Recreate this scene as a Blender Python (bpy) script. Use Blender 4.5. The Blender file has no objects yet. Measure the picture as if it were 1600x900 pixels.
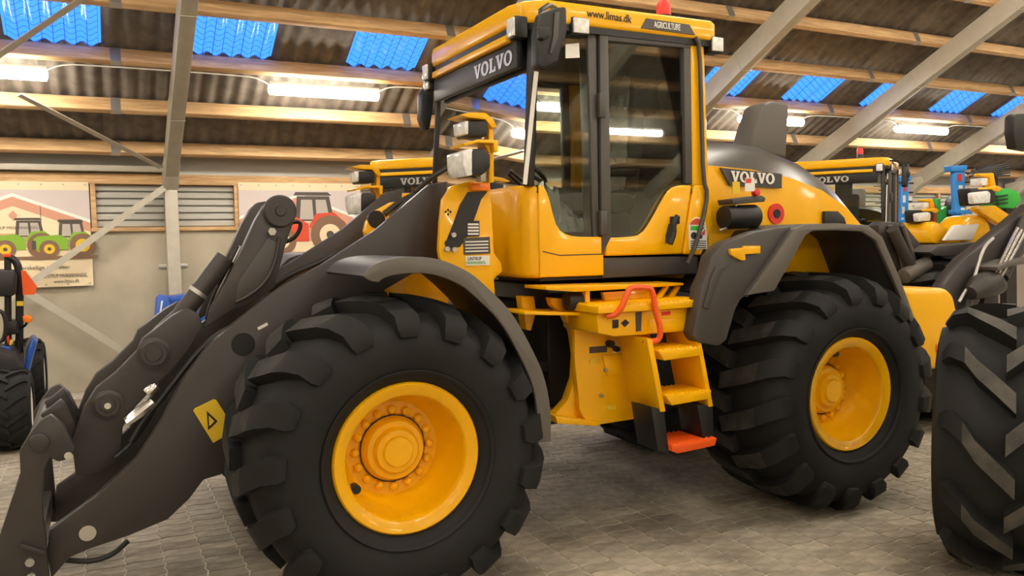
import bpy, bmesh, math, random
from mathutils import Vector, Matrix
random.seed(7)
# ------------------------------------------------------------------ camera
CAM = Vector((-1.2706, -3.6403, 1.7987)); YAW, PITCH, ROLL, FPX = 0.46729, -0.06224, 0.01816, 1285.6
_f = Vector((math.sin(YAW)*math.cos(PITCH), math.cos(YAW)*math.cos(PITCH), math.sin(PITCH)))
_r = Vector((math.cos(YAW), -math.sin(YAW), 0)); _d = _f.cross(_r)
_c, _s = math.cos(ROLL), math.sin(ROLL)
CR, CD = _c*_r + _s*_d, -_s*_r + _c*_d
sc = bpy.context.scene
col = sc.collection
cam = bpy.data.objects.new('camera', bpy.data.cameras.new('camera')); col.objects.link(cam)
cam.data.sensor_width = 36; cam.data.lens = FPX/1600*36; cam.data.clip_start = .05; cam.data.clip_end = 200
m = Matrix((CR, -CD, -_f)).transposed().to_4x4(); m.translation = CAM
cam.matrix_world = m
sc.camera = cam
# ------------------------------------------------------------------ sky, exposure
world = bpy.data.worlds.new('dusk'); sc.world = world; world.use_nodes = True
world.node_tree.nodes['Background'].inputs[0].default_value = (.03, .17, .95, 1)
world.node_tree.nodes['Background'].inputs[1].default_value = 1.1
sc.view_settings.view_transform = 'Standard'; sc.view_settings.look = 'None'
sc.view_settings.gamma = 1; sc.view_settings.use_curve_mapping = False
sc.view_settings.exposure = 1.5
TUBE = 26.0            # brightness of every fluorescent fitting in the hall
# ------------------------------------------------------------------ helpers
def V(px, py, Y):
    "point of the plane y=Y seen at a photo pixel -> (x, z)"
    d = CR*(px-800) + CD*(py-450) + _f*FPX
    t = (Y-CAM.y)/d.y
    return (CAM.x+t*d.x, CAM.z+t*d.z)
def pp(Y, pts): return [V(a, b, Y) for a, b in pts]
def V3(px, py, Y):
    a = V(px, py, Y); return Vector((a[0], Y, a[1]))
ORG = {}
class MB:
    def __init__(s): s.v, s.f = [], []
    def add(s, v, f):
        n = len(s.v); s.v += [tuple(a) for a in v]; s.f += [tuple(i+n for i in q) for q in f]; return s
    def box(s, x0, x1, y0, y1, z0, z1):
        return s.add([(x, y, z) for z in (z0, z1) for y in (y0, y1) for x in (x0, x1)],
                     [(0,2,3,1),(4,5,7,6),(0,1,5,4),(2,6,7,3),(0,4,6,2),(1,3,7,5)])
    def prism(s, poly, y0, y1):                    # polygon in x,z pulled along y
        n = len(poly)
        return s.add([(x, y0, z) for x, z in poly]+[(x, y1, z) for x, z in poly],
                     [tuple(range(n)), tuple(range(2*n-1, n-1, -1))]+[(i, (i+1) % n, (i+1) % n+n, i+n) for i in range(n)])
    def slab(s, poly, z0, z1):                     # polygon in x,y pulled along z
        n = len(poly)
        return s.add([(x, y, z0) for x, y in poly]+[(x, y, z1) for x, y in poly],
                     [tuple(range(n)), tuple(range(2*n-1, n-1, -1))]+[(i, (i+1) % n, (i+1) % n+n, i+n) for i in range(n)])
    def xprism(s, poly, x0, x1):                   # polygon in y,z pulled along x
        n = len(poly)
        return s.add([(x0, y, z) for y, z in poly]+[(x1, y, z) for y, z in poly],
                     [tuple(range(n)), tuple(range(2*n-1, n-1, -1))]+[(i, (i+1) % n, (i+1) % n+n, i+n) for i in range(n)])
    def bar(s, a, b, w, h, up=(0, 0, 1)):          # rectangular bar from a to b
        a, b = Vector(a), Vector(b); d = (b-a).normalized(); u = Vector(up)
        sx = d.cross(u)
        if sx.length < 1e-4: sx = d.cross(Vector((0, 1, 0)))
        sx.normalize(); u = sx.cross(d)
        o = [sx*(w/2*i)+u*(h/2*j) for i, j in ((-1,-1),(1,-1),(1,1),(-1,1))]
        return s.add([a+q for q in o]+[b+q for q in o], [(0,1,2,3),(7,6,5,4)]+[(i,(i+1)%4,(i+1)%4+4,i+4) for i in range(4)])
    def tube(s, pts, r, n=10, cap=True):           # round tube through points; r number or list
        pts = [Vector(q) for q in pts]; k = len(pts); rs = r if isinstance(r, (list, tuple)) else [r]*k
        ref = None; vs = []
        for i, q in enumerate(pts):
            t = (pts[min(i+1, k-1)]-pts[max(i-1, 0)]).normalized()
            if ref is None:
                ref = t.cross(Vector((0, 0, 1)))
                if ref.length < .1: ref = t.cross(Vector((0, 1, 0)))
            ref = (ref-t*ref.dot(t)).normalized(); w = t.cross(ref)
            vs += [q+(ref*math.cos(2*math.pi*j/n)+w*math.sin(2*math.pi*j/n))*rs[i] for j in range(n)]
        fs = [(i*n+j, i*n+(j+1) % n, (i+1)*n+(j+1) % n, (i+1)*n+j) for i in range(k-1) for j in range(n)]
        if cap: fs += [tuple(range(n-1, -1, -1)), tuple((k-1)*n+j for j in range(n))]
        return s.add(vs, fs)
    def cyl(s, a, b, r, n=20): return s.tube([a, b], r, n)
    def lathe(s, prof, n=48, c=(0, 0, 0)):         # (r, y) profile turned about the y axis
        k = len(prof); vs = []
        for i in range(n):
            a = 2*math.pi*i/n
            vs += [(c[0]+r*math.sin(a), c[1]+y, c[2]+r*math.cos(a)) for r, y in prof]
        return s.add(vs, [(i*k+j, i*k+j+1, ((i+1) % n)*k+j+1, ((i+1) % n)*k+j) for i in range(n) for j in range(k-1)])
    def strip(s, path, w0, w1, th):                # x,z path with width y w0..w1 and thickness th (a bent sheet)
        k = len(path); nrm = []
        for i in range(k):
            a, b = path[max(i-1, 0)], path[min(i+1, k-1)]
            t = Vector((b[0]-a[0], b[1]-a[1])).normalized(); nrm.append((t.y, -t.x))
        vs = []
        for (x, z), (nx, nz) in zip(path, nrm):
            vs += [(x, w0, z), (x, w1, z), (x+nx*th, w1, z+nz*th), (x+nx*th, w0, z+nz*th)]
        fs = [(0,1,2,3), tuple((k-1)*4+q for q in (3,2,1,0))]
        for i in range(k-1):
            for j in range(4): fs.append((i*4+j, (i+1)*4+j, (i+1)*4+(j+1)%4, i*4+(j+1)%4))
        return s.add(vs, fs)
def arc(cx, cz, r, a0, a1, n):
    return [(cx+r*math.cos(math.radians(a0+(a1-a0)*i/n)), cz+r*math.sin(math.radians(a0+(a1-a0)*i/n))) for i in range(n+1)]
def smooth_pts(pts, it=2):
    for _ in range(it):
        q = [pts[0]]
        for a, b in zip(pts, pts[1:]):
            q += [tuple(a[i]*.75+b[i]*.25 for i in range(len(a))), tuple(a[i]*.25+b[i]*.75 for i in range(len(a)))]
        pts = q+[pts[-1]]
    return pts
def org(o):
    return ORG.get(o.name, Vector()) if o else Vector()
def mesh_of(name, mb, bevel=0, seg=2, ang=35, off=Vector()):
    me = bpy.data.meshes.new(name); me.from_pydata([tuple(Vector(v)-off) for v in mb.v], [], mb.f)
    bm = bmesh.new(); bm.from_mesh(me)
    bmesh.ops.remove_doubles(bm, verts=bm.verts, dist=1e-5)
    bmesh.ops.recalc_face_normals(bm, faces=bm.faces)
    if bevel:
        es = [e for e in bm.edges if len(e.link_faces) == 2 and e.calc_face_angle(0) > .5]
        bmesh.ops.bevel(bm, geom=es, offset=bevel, segments=seg, affect='EDGES', profile=.5, clamp_overlap=True)
    for f in bm.faces: f.smooth = True
    for e in bm.edges: e.smooth = len(e.link_faces) == 2 and e.calc_face_angle(0) < math.radians(ang)
    bm.to_mesh(me); bm.free()
    return me
def up2(p):
    "keep the tree at thing > part > sub-part"
    while p and p.parent and p.parent.parent: p = p.parent
    return p
def obj(name, mb, mat, parent=None, bevel=0, seg=2, ang=35, loc=None, label=None):
    parent = up2(parent); o = org(parent)
    me = mesh_of(name, mb, bevel, seg, ang, Vector() if loc is not None else o)
    me.materials.append(mat)
    ob = bpy.data.objects.new(name, me); col.objects.link(ob); ob.parent = parent
    if loc is not None: ob.location = Vector(loc)-o
    ORG[ob.name] = Vector(loc) if loc is not None else o
    if label: ob['label'] = label
    return ob
def again(src, parent, loc=None, rz=None):
    c = src.copy(); col.objects.link(c); c.parent = parent
    if loc is not None: c.location = Vector(loc)-org(parent); ORG[c.name] = Vector(loc)
    if rz is not None: c.rotation_euler.z = rz
    return c
def thing(name, label, cat, loc=(0, 0, 0), group=None):
    o = bpy.data.objects.new(name, None); col.objects.link(o); o.location = loc; ORG[o.name] = Vector(loc)
    return tag(o, label, cat, group)
def tag(o, label, cat, group=None):
    o['label'] = label; o['category'] = cat
    if group: o['group'] = group
    return o
def struct(o): o['kind'] = 'structure'; return o
def text(body, name, width, origin, xdir, updir, mat, parent, height=None, depth=.002, bold=0, squash=None):
    parent = up2(parent)
    cu = bpy.data.curves.new(name, 'FONT'); cu.body = body; cu.size = 1; cu.offset = bold; cu.extrude = .01
    cu.resolution_u = 3
    t = bpy.data.objects.new(name, cu); col.objects.link(t)
    me = bpy.data.meshes.new_from_object(t.evaluated_get(bpy.context.evaluated_depsgraph_get()))
    bpy.data.objects.remove(t); bpy.data.curves.remove(cu)
    xs = [v.co.x for v in me.vertices]; ys = [v.co.y for v in me.vertices]
    sx = width/(max(xs)-min(xs)); sy = height/(max(ys)-min(ys)) if height else sx
    X, U = Vector(xdir).normalized(), Vector(updir).normalized(); N = X.cross(U); O = Vector(origin)-org(parent)
    for v in me.vertices:
        v.co = O+X*((v.co.x-min(xs))*sx)+U*((v.co.y-min(ys))*sy)+N*(v.co.z/.01*depth)
    me.materials.clear(); me.materials.append(mat)
    ob = bpy.data.objects.new(name, me); col.objects.link(ob); ob.parent = parent; ORG[ob.name] = org(parent)
    return ob
def serif_word(word, name, width, height, origin, xdir, updir, mt, parent, depth=.003):
    parent = up2(parent); X, U = Vector(xdir).normalized(), Vector(updir).normalized(); N = X.cross(U); O = Vector(origin)
    glyph = {'V': (1.02, [(0, 1), (.44, 1), (.44, .88), (.36, .88), (.53, .34), (.68, .88), (.60, .88), (.60, 1), (1, 1), (1, .88), (.93, .88), (.62, 0), (.40, 0), (.08, .88), (0, .88)]),
             'L': (.9, [(0, 0), (0, .12), (.1, .12), (.1, .88), (0, .88), (0, 1), (.5, 1), (.5, .88), (.39, .88), (.39, .14), (.62, .14), (.70, .36), (.84, .36), (.84, 0)])}
    total = sum(1.14 if c == 'O' else glyph[c][0] for c in word); k = width/total; x = 0; mb = MB()
    def P(a, b, d): return O+X*((x+a)*k)+U*(b*height)+N*d
    for c in word:
        if c == 'O':
            n = 24; vs = []
            for d in (0, depth):
                for rx, ry in ((.53, .52), (.25, .36)):
                    vs += [P(.53+rx*math.cos(2*math.pi*i/n), .5+ry*math.sin(2*math.pi*i/n), d) for i in range(n)]
            fs = []
            for i in range(n):
                j = (i+1) % n; fs += [(i, j, n+j, n+i), (2*n+i, 3*n+i, 3*n+j, 2*n+j), (i, 2*n+i, 2*n+j, j), (n+i, n+j, 3*n+j, 3*n+i)]
            mb.add(vs, fs); x += 1.14
        else:
            g = glyph[c][1]; n = len(g)
            mb.add([P(a, b, d) for d in (0, depth) for a, b in g], [tuple(range(n)), tuple(range(2*n-1, n-1, -1))]+[(i, (i+1) % n, (i+1) % n+n, i+n) for i in range(n)])
            x += glyph[c][0]
    o = org(parent); me = bpy.data.meshes.new(name); me.from_pydata([tuple(v-o) if isinstance(v, Vector) else tuple(Vector(v)-o) for v in mb.v], [], mb.f); me.materials.append(mt)
    ob = bpy.data.objects.new(name, me); col.objects.link(ob); ob.parent = parent; ORG[ob.name] = o
    return ob
# ------------------------------------------------------------------ materials
def mat(name, color, rough=.5, metal=0, coat=0, noise=0, nscale=8, bump=0, bscale=60, spec=.5, rand=0):
    m = bpy.data.materials.new(name); m.use_nodes = True; nt = m.node_tree; b = nt.nodes['Principled BSDF']
    b.inputs['Base Color'].default_value = (*color, 1); b.inputs['Roughness'].default_value = rough
    b.inputs['Metallic'].default_value = metal; b.inputs['Coat Weight'].default_value = coat
    b.inputs['Coat Roughness'].default_value = .08; b.inputs['Specular IOR Level'].default_value = spec
    L = nt.links.new; tc = nt.nodes.new('ShaderNodeTexCoord')
    if noise or rand:
        n = nt.nodes.new('ShaderNodeTexNoise'); n.inputs['Scale'].default_value = nscale; n.inputs['Detail'].default_value = 6
        L(tc.outputs['Object'], n.inputs['Vector'])
        hs = nt.nodes.new('ShaderNodeHueSaturation'); hs.inputs['Color'].default_value = (*color, 1)
        mr = nt.nodes.new('ShaderNodeMapRange'); mr.inputs['From Min'].default_value = .3; mr.inputs['From Max'].default_value = .7
        mr.inputs['To Min'].default_value = 1-noise; mr.inputs['To Max'].default_value = 1+noise
        L(n.outputs['Fac'], mr.inputs['Value'])
        val = mr.outputs[0]
        if rand:
            oi = nt.nodes.new('ShaderNodeObjectInfo'); r2 = nt.nodes.new('ShaderNodeMapRange')
            r2.inputs['To Min'].default_value = 1-rand; r2.inputs['To Max'].default_value = 1+rand
            L(oi.outputs['Random'], r2.inputs['Value'])
            mu = nt.nodes.new('ShaderNodeMath'); mu.operation = 'MULTIPLY'
            L(val, mu.inputs[0]); L(r2.outputs[0], mu.inputs[1]); val = mu.outputs[0]
        L(val, hs.inputs['Value']); L(hs.outputs[0], b.inputs['Base Color'])
    if bump:
        n2 = nt.nodes.new('ShaderNodeTexNoise'); n2.inputs['Scale'].default_value = bscale; n2.inputs['Detail'].default_value = 4
        bp = nt.nodes.new('ShaderNodeBump'); bp.inputs['Strength'].default_value = bump; bp.inputs['Distance'].default_value = .004
        L(tc.outputs['Object'], n2.inputs['Vector']); L(n2.outputs['Fac'], bp.inputs['Height']); L(bp.outputs[0], b.inputs['Normal'])
    return m
def emis(name, color, s):
    m = bpy.data.materials.new(name); m.use_nodes = True; b = m.node_tree.nodes['Principled BSDF']
    b.inputs['Base Color'].default_value = (.9, .9, .9, 1); b.inputs['Emission Color'].default_value = (*color, 1)
    b.inputs['Emission Strength'].default_value = s; return m
def wood(name, c0, c1):
    m = mat(name, c0, .65); nt = m.node_tree; L = nt.links.new; b = nt.nodes['Principled BSDF']
    tc = nt.nodes.new('ShaderNodeTexCoord'); mp = nt.nodes.new('ShaderNodeMapping'); mp.inputs['Scale'].default_value = (1.2, 14, 14)
    n = nt.nodes.new('ShaderNodeTexNoise'); n.inputs['Scale'].default_value = 2.2; n.inputs['Detail'].default_value = 7; n.inputs['Distortion'].default_value = .8
    r = nt.nodes.new('ShaderNodeValToRGB'); r.color_ramp.elements[0].position = .35; r.color_ramp.elements[1].position = .7
    r.color_ramp.elements[0].color = (*c0, 1); r.color_ramp.elements[1].color = (*c1, 1)
    L(tc.outputs['Object'], mp.inputs[0]); L(mp.outputs[0], n.inputs['Vector']); L(n.outputs['Fac'], r.inputs[0]); L(r.outputs[0], b.inputs['Base Color'])
    return m
def thin_glass(name, tint, refl=.5):
    m = bpy.data.materials.new(name); m.use_nodes = True; nt = m.node_tree; nt.nodes.clear(); L = nt.links.new
    out = nt.nodes.new('ShaderNodeOutputMaterial'); tr = nt.nodes.new('ShaderNodeBsdfTransparent'); tr.inputs[0].default_value = (*tint, 1)
    gl = nt.nodes.new('ShaderNodeBsdfGlossy'); gl.inputs['Roughness'].default_value = .02
    fr = nt.nodes.new('ShaderNodeFresnel'); fr.inputs[0].default_value = 1.6
    mx = nt.nodes.new('ShaderNodeMixShader'); L(fr.outputs[0], mx.inputs[0]); L(tr.outputs[0], mx.inputs[1]); L(gl.outputs[0], mx.inputs[2]); L(mx.outputs[0], out.inputs[0])
    return m
def skylight_mat():
    m = bpy.data.materials.new('blue translucent sheet'); m.use_nodes = True; nt = m.node_tree; nt.nodes.clear(); L = nt.links.new
    out = nt.nodes.new('ShaderNodeOutputMaterial'); tr = nt.nodes.new('ShaderNodeBsdfTransparent'); tl = nt.nodes.new('ShaderNodeBsdfTranslucent')
    gl = nt.nodes.new('ShaderNodeBsdfGlossy'); gl.inputs['Roughness'].default_value = .15
    tc = nt.nodes.new('ShaderNodeTexCoord'); br = nt.nodes.new('ShaderNodeTexBrick')
    br.offset = 0; br.inputs['Scale'].default_value = 1; br.inputs['Brick Width'].default_value = .1; br.inputs['Row Height'].default_value = .075
    br.inputs['Mortar Size'].default_value = .004; br.inputs['Color1'].default_value = (1, 1, 1, 1); br.inputs['Color2'].default_value = (1, 1, 1, 1); br.inputs['Mortar'].default_value = (.3, .3, .35, 1)
    L(tc.outputs['Object'], br.inputs['Vector']); L(br.outputs['Color'], tr.inputs[0]); L(br.outputs['Color'], tl.inputs[0])
    m1 = nt.nodes.new('ShaderNodeMixShader'); m1.inputs[0].default_value = .35; L(tr.outputs[0], m1.inputs[1]); L(tl.outputs[0], m1.inputs[2])
    m2 = nt.nodes.new('ShaderNodeMixShader'); m2.inputs[0].default_value = .04; L(m1.outputs[0], m2.inputs[1]); L(gl.outputs[0], m2.inputs[2]); L(m2.outputs[0], out.inputs[0])
    return m
YEL = mat('yellow paint', (.93, .475, .001), .3, coat=.3, spec=.35)
GREY = mat('grey-brown arm paint', (.042, .036, .034), .42, bump=.05, bscale=220)
FEN = mat('grey fender plastic', (.115, .102, .088), .48, bump=.15, bscale=300)
FEN2 = mat('dark grey plastic', (.06, .054, .05), .5)
COVER = mat('grey hood cover', (.075, .07, .066), .28)
BLK = mat('black plastic', (.012, .012, .012), .45)
DARK = mat('dark machinery', (.02, .018, .017), .5, noise=.3)
RUB = mat('tyre rubber', (.0135, .0135, .0135), .68, noise=.25, nscale=3, bump=.1, bscale=120, spec=.3)
RUBW = mat('rubbed tread rubber', (.038, .036, .033), .75, noise=.4, nscale=12, bump=.3, bscale=90, spec=.3)
RUBD = mat('dusty worn tyre rubber', (.06, .055, .047), .75, noise=.5, nscale=9, bump=.4, bscale=70)
FRAME = mat('dark door frame', (.07, .064, .058), .38)
CHR = mat('chrome', (.75, .74, .72), .2, metal=1)
STEEL = mat('zinc steel', (.5, .49, .46), .38, metal=.8)
ORA = mat('orange paint', (.9, .11, .01), .4)
RED = mat('red plastic', (.7, .03, .02), .4)
WHT = mat('white print', (.8, .78, .72), .5)
BLU = mat('blue paint', (.02, .10, .48), .35, coat=.3)
LBLU = mat('light blue paint', (.03, .25, .68), .4)
GRN = mat('green paint', (.03, .42, .05), .4)
LENS = mat('lamp lens', (.80, .80, .78), .1, noise=.18, nscale=30)
AMB = mat('amber lens', (.95, .22, .01), .25)
GLS = thin_glass('cab glass', (.88, .92, .89))
POST = mat('painted steel frame', (.47, .43, .35), .5, noise=.06)
ROOFM = mat('fibre cement sheet', (.15, .128, .105), .9, noise=.4, nscale=5, rand=.18)
CONC = mat('concrete wall', (.44, .39, .295), .85, noise=.14, nscale=1.6, bump=.1, bscale=50)
CLAD = mat('ribbed wall sheet', (.45, .44, .40), .5)
PAV = mat('concrete paver', (.44, .39, .305), .85, noise=.22, nscale=14, bump=.3, bscale=160, rand=.16)
_n = PAV.node_tree; _g = _n.nodes.new('ShaderNodeNewGeometry'); _x = _n.nodes.new('ShaderNodeTexNoise'); _x.inputs['Scale'].default_value = 1.3; _x.inputs['Detail'].default_value = 5
_m = _n.nodes.new('ShaderNodeMapRange'); _m.inputs['From Min'].default_value = .36; _m.inputs['From Max'].default_value = .55; _m.inputs['To Min'].default_value = .55
_h = _n.nodes.new('ShaderNodeHueSaturation'); _b = _n.nodes['Principled BSDF']
_n.links.new(_g.outputs['Position'], _x.inputs['Vector']); _n.links.new(_x.outputs['Fac'], _m.inputs['Value']); _n.links.new(_m.outputs[0], _h.inputs['Value'])
_n.links.new(_b.inputs['Base Color'].links[0].from_socket, _h.inputs['Color']); _n.links.new(_h.outputs[0], _b.inputs['Base Color'])
SAND = mat('joint sand', (.55, .50, .41), .95, noise=.3, nscale=10)
WOOD = wood('pine timber', (.46, .27, .12), (.70, .46, .23))
SKY = skylight_mat()
LIT = emis('lit diffuser', (1, .93, .80), TUBE)
SEATM = mat('grey seat cloth', (.10, .11, .105), .8)
FOIL = mat('clear plastic wrap', (.42, .44, .42), .1, spec=.9)
# ------------------------------------------------------------------ hall: floor
EAVE_Y, EAVE_Z, SL = 7.63, 2.94, .51          # underside line of the roof sheets: z = EAVE_Z + SL*(EAVE_Y-y)
RIDGE_Y = -1.6
def roof_z(y): return EAVE_Z+SL*(EAVE_Y-y) if y > RIDGE_Y else EAVE_Z+SL*(EAVE_Y-RIDGE_Y)-SL*(RIDGE_Y-y)
BACK_Y = 2*RIDGE_Y-EAVE_Y
floor = struct(obj('floor', MB().box(-9, 20, BACK_Y, EAVE_Y+.1, -.2, -.004), SAND))
# wavy-edged pavers 0.2 x 0.115
PL, PW = .2, .115
def paver_mesh():
    mb = MB(); out = []
    w = .011
    n = 6
    def wave(t): return w*math.sin(2*math.pi*t)
    for i in range(n): out.append((PL*i/n, wave(i/n)))
    for i in range(n): out.append((PL+.6*wave(i/n), PW*i/n+0))
    for i in range(n): out.append((PL*(1-i/n), PW+wave(1-i/n)))
    for i in range(n): out.append((.6*wave(1-i/n), PW*(1-i/n)))
    cx, cy = PL/2, PW/2
    k = len(out)
    top = [(cx+(x-cx)*.945, cy+(y-cy)*.905, 0) for x, y in out]; low = [(cx+(x-cx)*.96, cy+(y-cy)*.93, -.012) for x, y in out]
    return top, low, k
_t, _l, _k = paver_mesh()
def paver_add(mb, ox, oy, dz=0):
    mb.add([(x+ox, y+oy, z+dz) for x, y, z in _t]+[(x+ox, y+oy, z) for x, y, z in _l],
           [tuple(range(_k))]+[(i, i+_k, (i+1) % _k+_k, (i+1) % _k) for i in range(_k)])
def cam_size(x, y):
    d = Vector((x, y, 0))-CAM; dep = d.dot(_f)
    if dep < .6: return 0
    px, py = 800+FPX*d.dot(CR)/dep, 450+FPX*d.dot(CD)/dep
    if not (-60 < px < 1660 and 560 < py < 960): return 0
    return FPX/dep*FPX/dep*.2*.115*1.8/d.length
cells = []
for i in range(-32, 60):
    for j in range(-30, 62):
        x, y = i*PL, j*PW
        s_ = cam_size(x+.1, y+.06)
        # pavers the loader's near tyres or arms cover are not seen
        cov = (-.95 < x < .75 and -.35 < y < .95 and x < .62) or (2.05 < x < 3.5 and .1 < y < 1.0)
        cells.append((-(s_ if not cov else s_*.01), x, y))
cells.sort()
pm = MB(); paver_add(pm, -PL/2, -PW/2); pme = mesh_of('paver', pm); pme.materials.append(PAV)
for q, (s_, x, y) in enumerate(cells[:300]):
    o = bpy.data.objects.new('paver', pme); col.objects.link(o); o.parent = floor
    o.location = (x+PL/2, y+PW/2, random.uniform(-.0015, .0015))
    o.rotation_euler = (random.uniform(-.006, .006), random.uniform(-.006, .006), 0)
mb = MB()
for s_, x, y in cells[300:]: paver_add(mb, x, y, random.uniform(-.0015, .0015))
o = obj('paving', mb, PAV, floor); o['kind'] = 'stuff'
# ------------------------------------------------------------------ hall: walls
X0, X1 = -7.0, 18.0
wall = struct(obj('wall_back', MB().box(X0, X1, EAVE_Y, EAVE_Y+.2, 0, 1.95), CONC))
obj('backing_board', MB().box(X0, X1, EAVE_Y+.08, EAVE_Y+.2, 1.95, 3.0), CLAD, wall)
for z0, z1, d in ((1.95, 2.0, .05), (2.53, 2.585, .05), (2.585, 2.66, .02)):
    obj('timber_rail', MB().box(X0, X1, EAVE_Y-d, EAVE_Y+.08, z0, z1), WOOD, wall, .004)
for x in (-1.27, .40, 3.9, 7.3, 10.9, 14.3, 11.9, 15.2):
    obj('timber_stud', MB().box(x-.03, x+.03, EAVE_Y-.045, EAVE_Y+.08, 2.0, 2.53), WOOD, wall, .004)
for xa, xb in ((-1.24, .37), (10.93, 11.87), (11.93, 14.27), (14.33, 15.17), (7.33, 10.87)):
    for k in range(6):
        z = 2.0+k*.089
        P = [(EAVE_Y+.075, z), (EAVE_Y+.04, z+.004), (EAVE_Y+.028, z+.014), (EAVE_Y+.028, z+.062), (EAVE_Y+.045, z+.08), (EAVE_Y+.075, z+.082)]
        obj('cladding_plank', MB().xprism(P, xa, xb), CLAD, wall)
obj('steel_rail', MB().box(X0, -.48, EAVE_Y-.12, EAVE_Y-.02, 2.68, 2.75), POST, wall, .005)
# concrete panel joints: thin dark strips laid on one unbroken wall
for x in (-3.9, 3.0, 6.4, 9.8, 13.2):
    obj('panel_joint', MB().box(x-.008, x+.008, EAVE_Y-.002, EAVE_Y+.01, 0, 1.95), DARK, wall)
RAF = [-.4+3.4*k for k in range(-1, 6)]
for x in RAF:
    obj('steel_post', MB().box(x-.075, x+.075, EAVE_Y-.2, EAVE_Y-.005, 0, 2.47), POST, wall, .006)
    if x < 12: obj('anchor_plate', MB().box(x-.17, x+.17, EAVE_Y-.02, EAVE_Y-.004, 1.48, 1.53), STEEL, wall, .003)
def flat_bar(a, b, Y, w=.055, name='brace_bar', par=None):
    obj(name, MB().bar(V3(*a, Y), V3(*b, Y), .012, w, (0, 0, 1)), POST, par)
flat_bar((257, 293), (-30, 498), EAVE_Y-.22, .075, par=wall)
flat_bar((40, 455), (232, 572), EAVE_Y-.23, .085, par=wall)
struct(obj('wall_front', MB().box(X0, X1, BACK_Y-.2, BACK_Y, 0, 3.0), CONC))
gable = [(BACK_Y, 0), (EAVE_Y, 0), (EAVE_Y, EAVE_Z), (RIDGE_Y, roof_z(RIDGE_Y)), (BACK_Y, EAVE_Z)]
struct(obj('wall_left', MB().xprism(gable, X0-.2, X0), CONC))
struct(obj('wall_right', MB().xprism(gable, X1, X1+.2), CONC))
# ------------------------------------------------------------------ hall: roof
ceiling = struct(bpy.data.objects.new('ceiling', None)); col.objects.link(ceiling); ORG['ceiling'] = Vector()
nrm = Vector((0, SL, 1)).normalized(); nrm2 = Vector((0, -SL, 1)).normalized()
for x in RAF:
    a = Vector((x, EAVE_Y-.12, roof_z(EAVE_Y-.12)))-nrm*.34; b = Vector((x, RIDGE_Y, roof_z(RIDGE_Y)))-nrm*.34
    obj('rafter', MB().bar(a, b, .15, .28, nrm), POST, ceiling, .006)
    # haunch where the rafter meets the post
    obj('knee_plate', MB().xprism([(EAVE_Y-.21, 2.46), (EAVE_Y-.005, 2.46), (EAVE_Y-.005, 2.75), (EAVE_Y-.5, 2.83), (EAVE_Y-.55, 2.72)], x-.085, x+.085), POST, ceiling, .004)
    a = Vector((x, BACK_Y+.12, roof_z(BACK_Y+.12)))-nrm2*.34; b = Vector((x, RIDGE_Y, roof_z(RIDGE_Y)))-nrm2*.34
    obj('rafter', MB().bar(a, b, .15, .28, nrm2), POST, ceiling)
    for k in range(3):       # purlin cleats and splice plates on the rafters
        y = 6.4-1.5*k; c = Vector((x, y, roof_z(y)))-nrm*.34
        obj('splice_plate', MB().bar(c-Vector((0, .006, -.003)), c+Vector((0, .006, -.003)), .158, .29, nrm), POST, ceiling)
PUR = [7.42-.76*k for k in range(12)]
for k, y in enumerate(PUR):
    c = Vector((0, y, roof_z(y)))-nrm*.115
    for i, (xa, xb) in enumerate(((X0, -1.0), (-1.0, 2.4), (2.4, 5.8), (5.8, 9.2), (9.2, 12.6), (12.6, X1))):
        if k > 6: continue
        obj('purlin', MB().bar((xa+.004, c.y, c.z), (xb-.004, c.y, c.z), .075, .16, nrm), WOOD, ceiling, .004)
        if k < 6: obj('splice_tie', MB().bar((xb-.05, c.y, c.z), (xb+.05, c.y, c.z), .079, .164, nrm), STEEL, ceiling)
    if k > 6: obj('purlin', MB().bar((X0, c.y, c.z), (X1, c.y, c.z), .075, .16, nrm), WOOD, ceiling)
for k in range(12):
    y = BACK_Y+.2+.76*k; obj('purlin', MB().bar((X0, y, roof_z(y)-.115), (X1, y, roof_z(y)-.115), .075, .16, nrm2), WOOD, ceiling)
SW, NW, AMP = .85, 5, .024
def sheet_mb(width, waves, run, per=8, rows=2):
    n = waves*per; mb = MB(); vs = []
    for j in range(rows):
        for i in range(n+1):
            yy = .09-(run+.09)*j/(rows-1)
            vs.append((width*i/n, yy, -SL*yy+AMP*(1+math.cos(2*math.pi*i/per))*.9+.012*(1-j/(rows-1))*0-.014*(j == 0)))
    return mb.add(vs, [(j*(n+1)+i, j*(n+1)+i+1, (j+1)*(n+1)+i+1, (j+1)*(n+1)+i) for j in range(rows-1) for i in range(n)])
sm = mesh_of('roof_sheet', sheet_mb(SW, NW, .76), ang=60); sm.materials.append(ROOFM)
sk = mesh_of('skylight_sheet', sheet_mb(SW-.05, NW, .76), ang=60); sk.materials.append(SKY)
xs0 = .15-SW/2
for r in range(0, 7):
    y = PUR[0]+.76-.76*r-.12+.12
    for j in range(-9, 21):
        x = xs0+SW*j
        is_sky = r == 3 and j % 2 == 0
        o = bpy.data.objects.new('skylight_sheet' if is_sky else 'roof_sheet', sk if is_sky else sm)
        col.objects.link(o); o.parent = ceiling
        o.location = (x+(.025 if is_sky else 0), y, roof_z(y))
        if not is_sky: o.scale.x = 1.0
mb = MB()
yy = PUR[0]+.76-.76*7
while yy > RIDGE_Y:
    n = 240; run = min(.76, yy-RIDGE_Y)
    vs = [(X0+(X1-X0)*i/n, yy-run*j, roof_z(yy-run*j)+.03*(i % 2)) for j in (0, 1) for i in range(n+1)]
    mb.add(vs, [(i, i+1, n+2+i, n+1+i) for i in range(n)]); yy -= run
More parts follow.
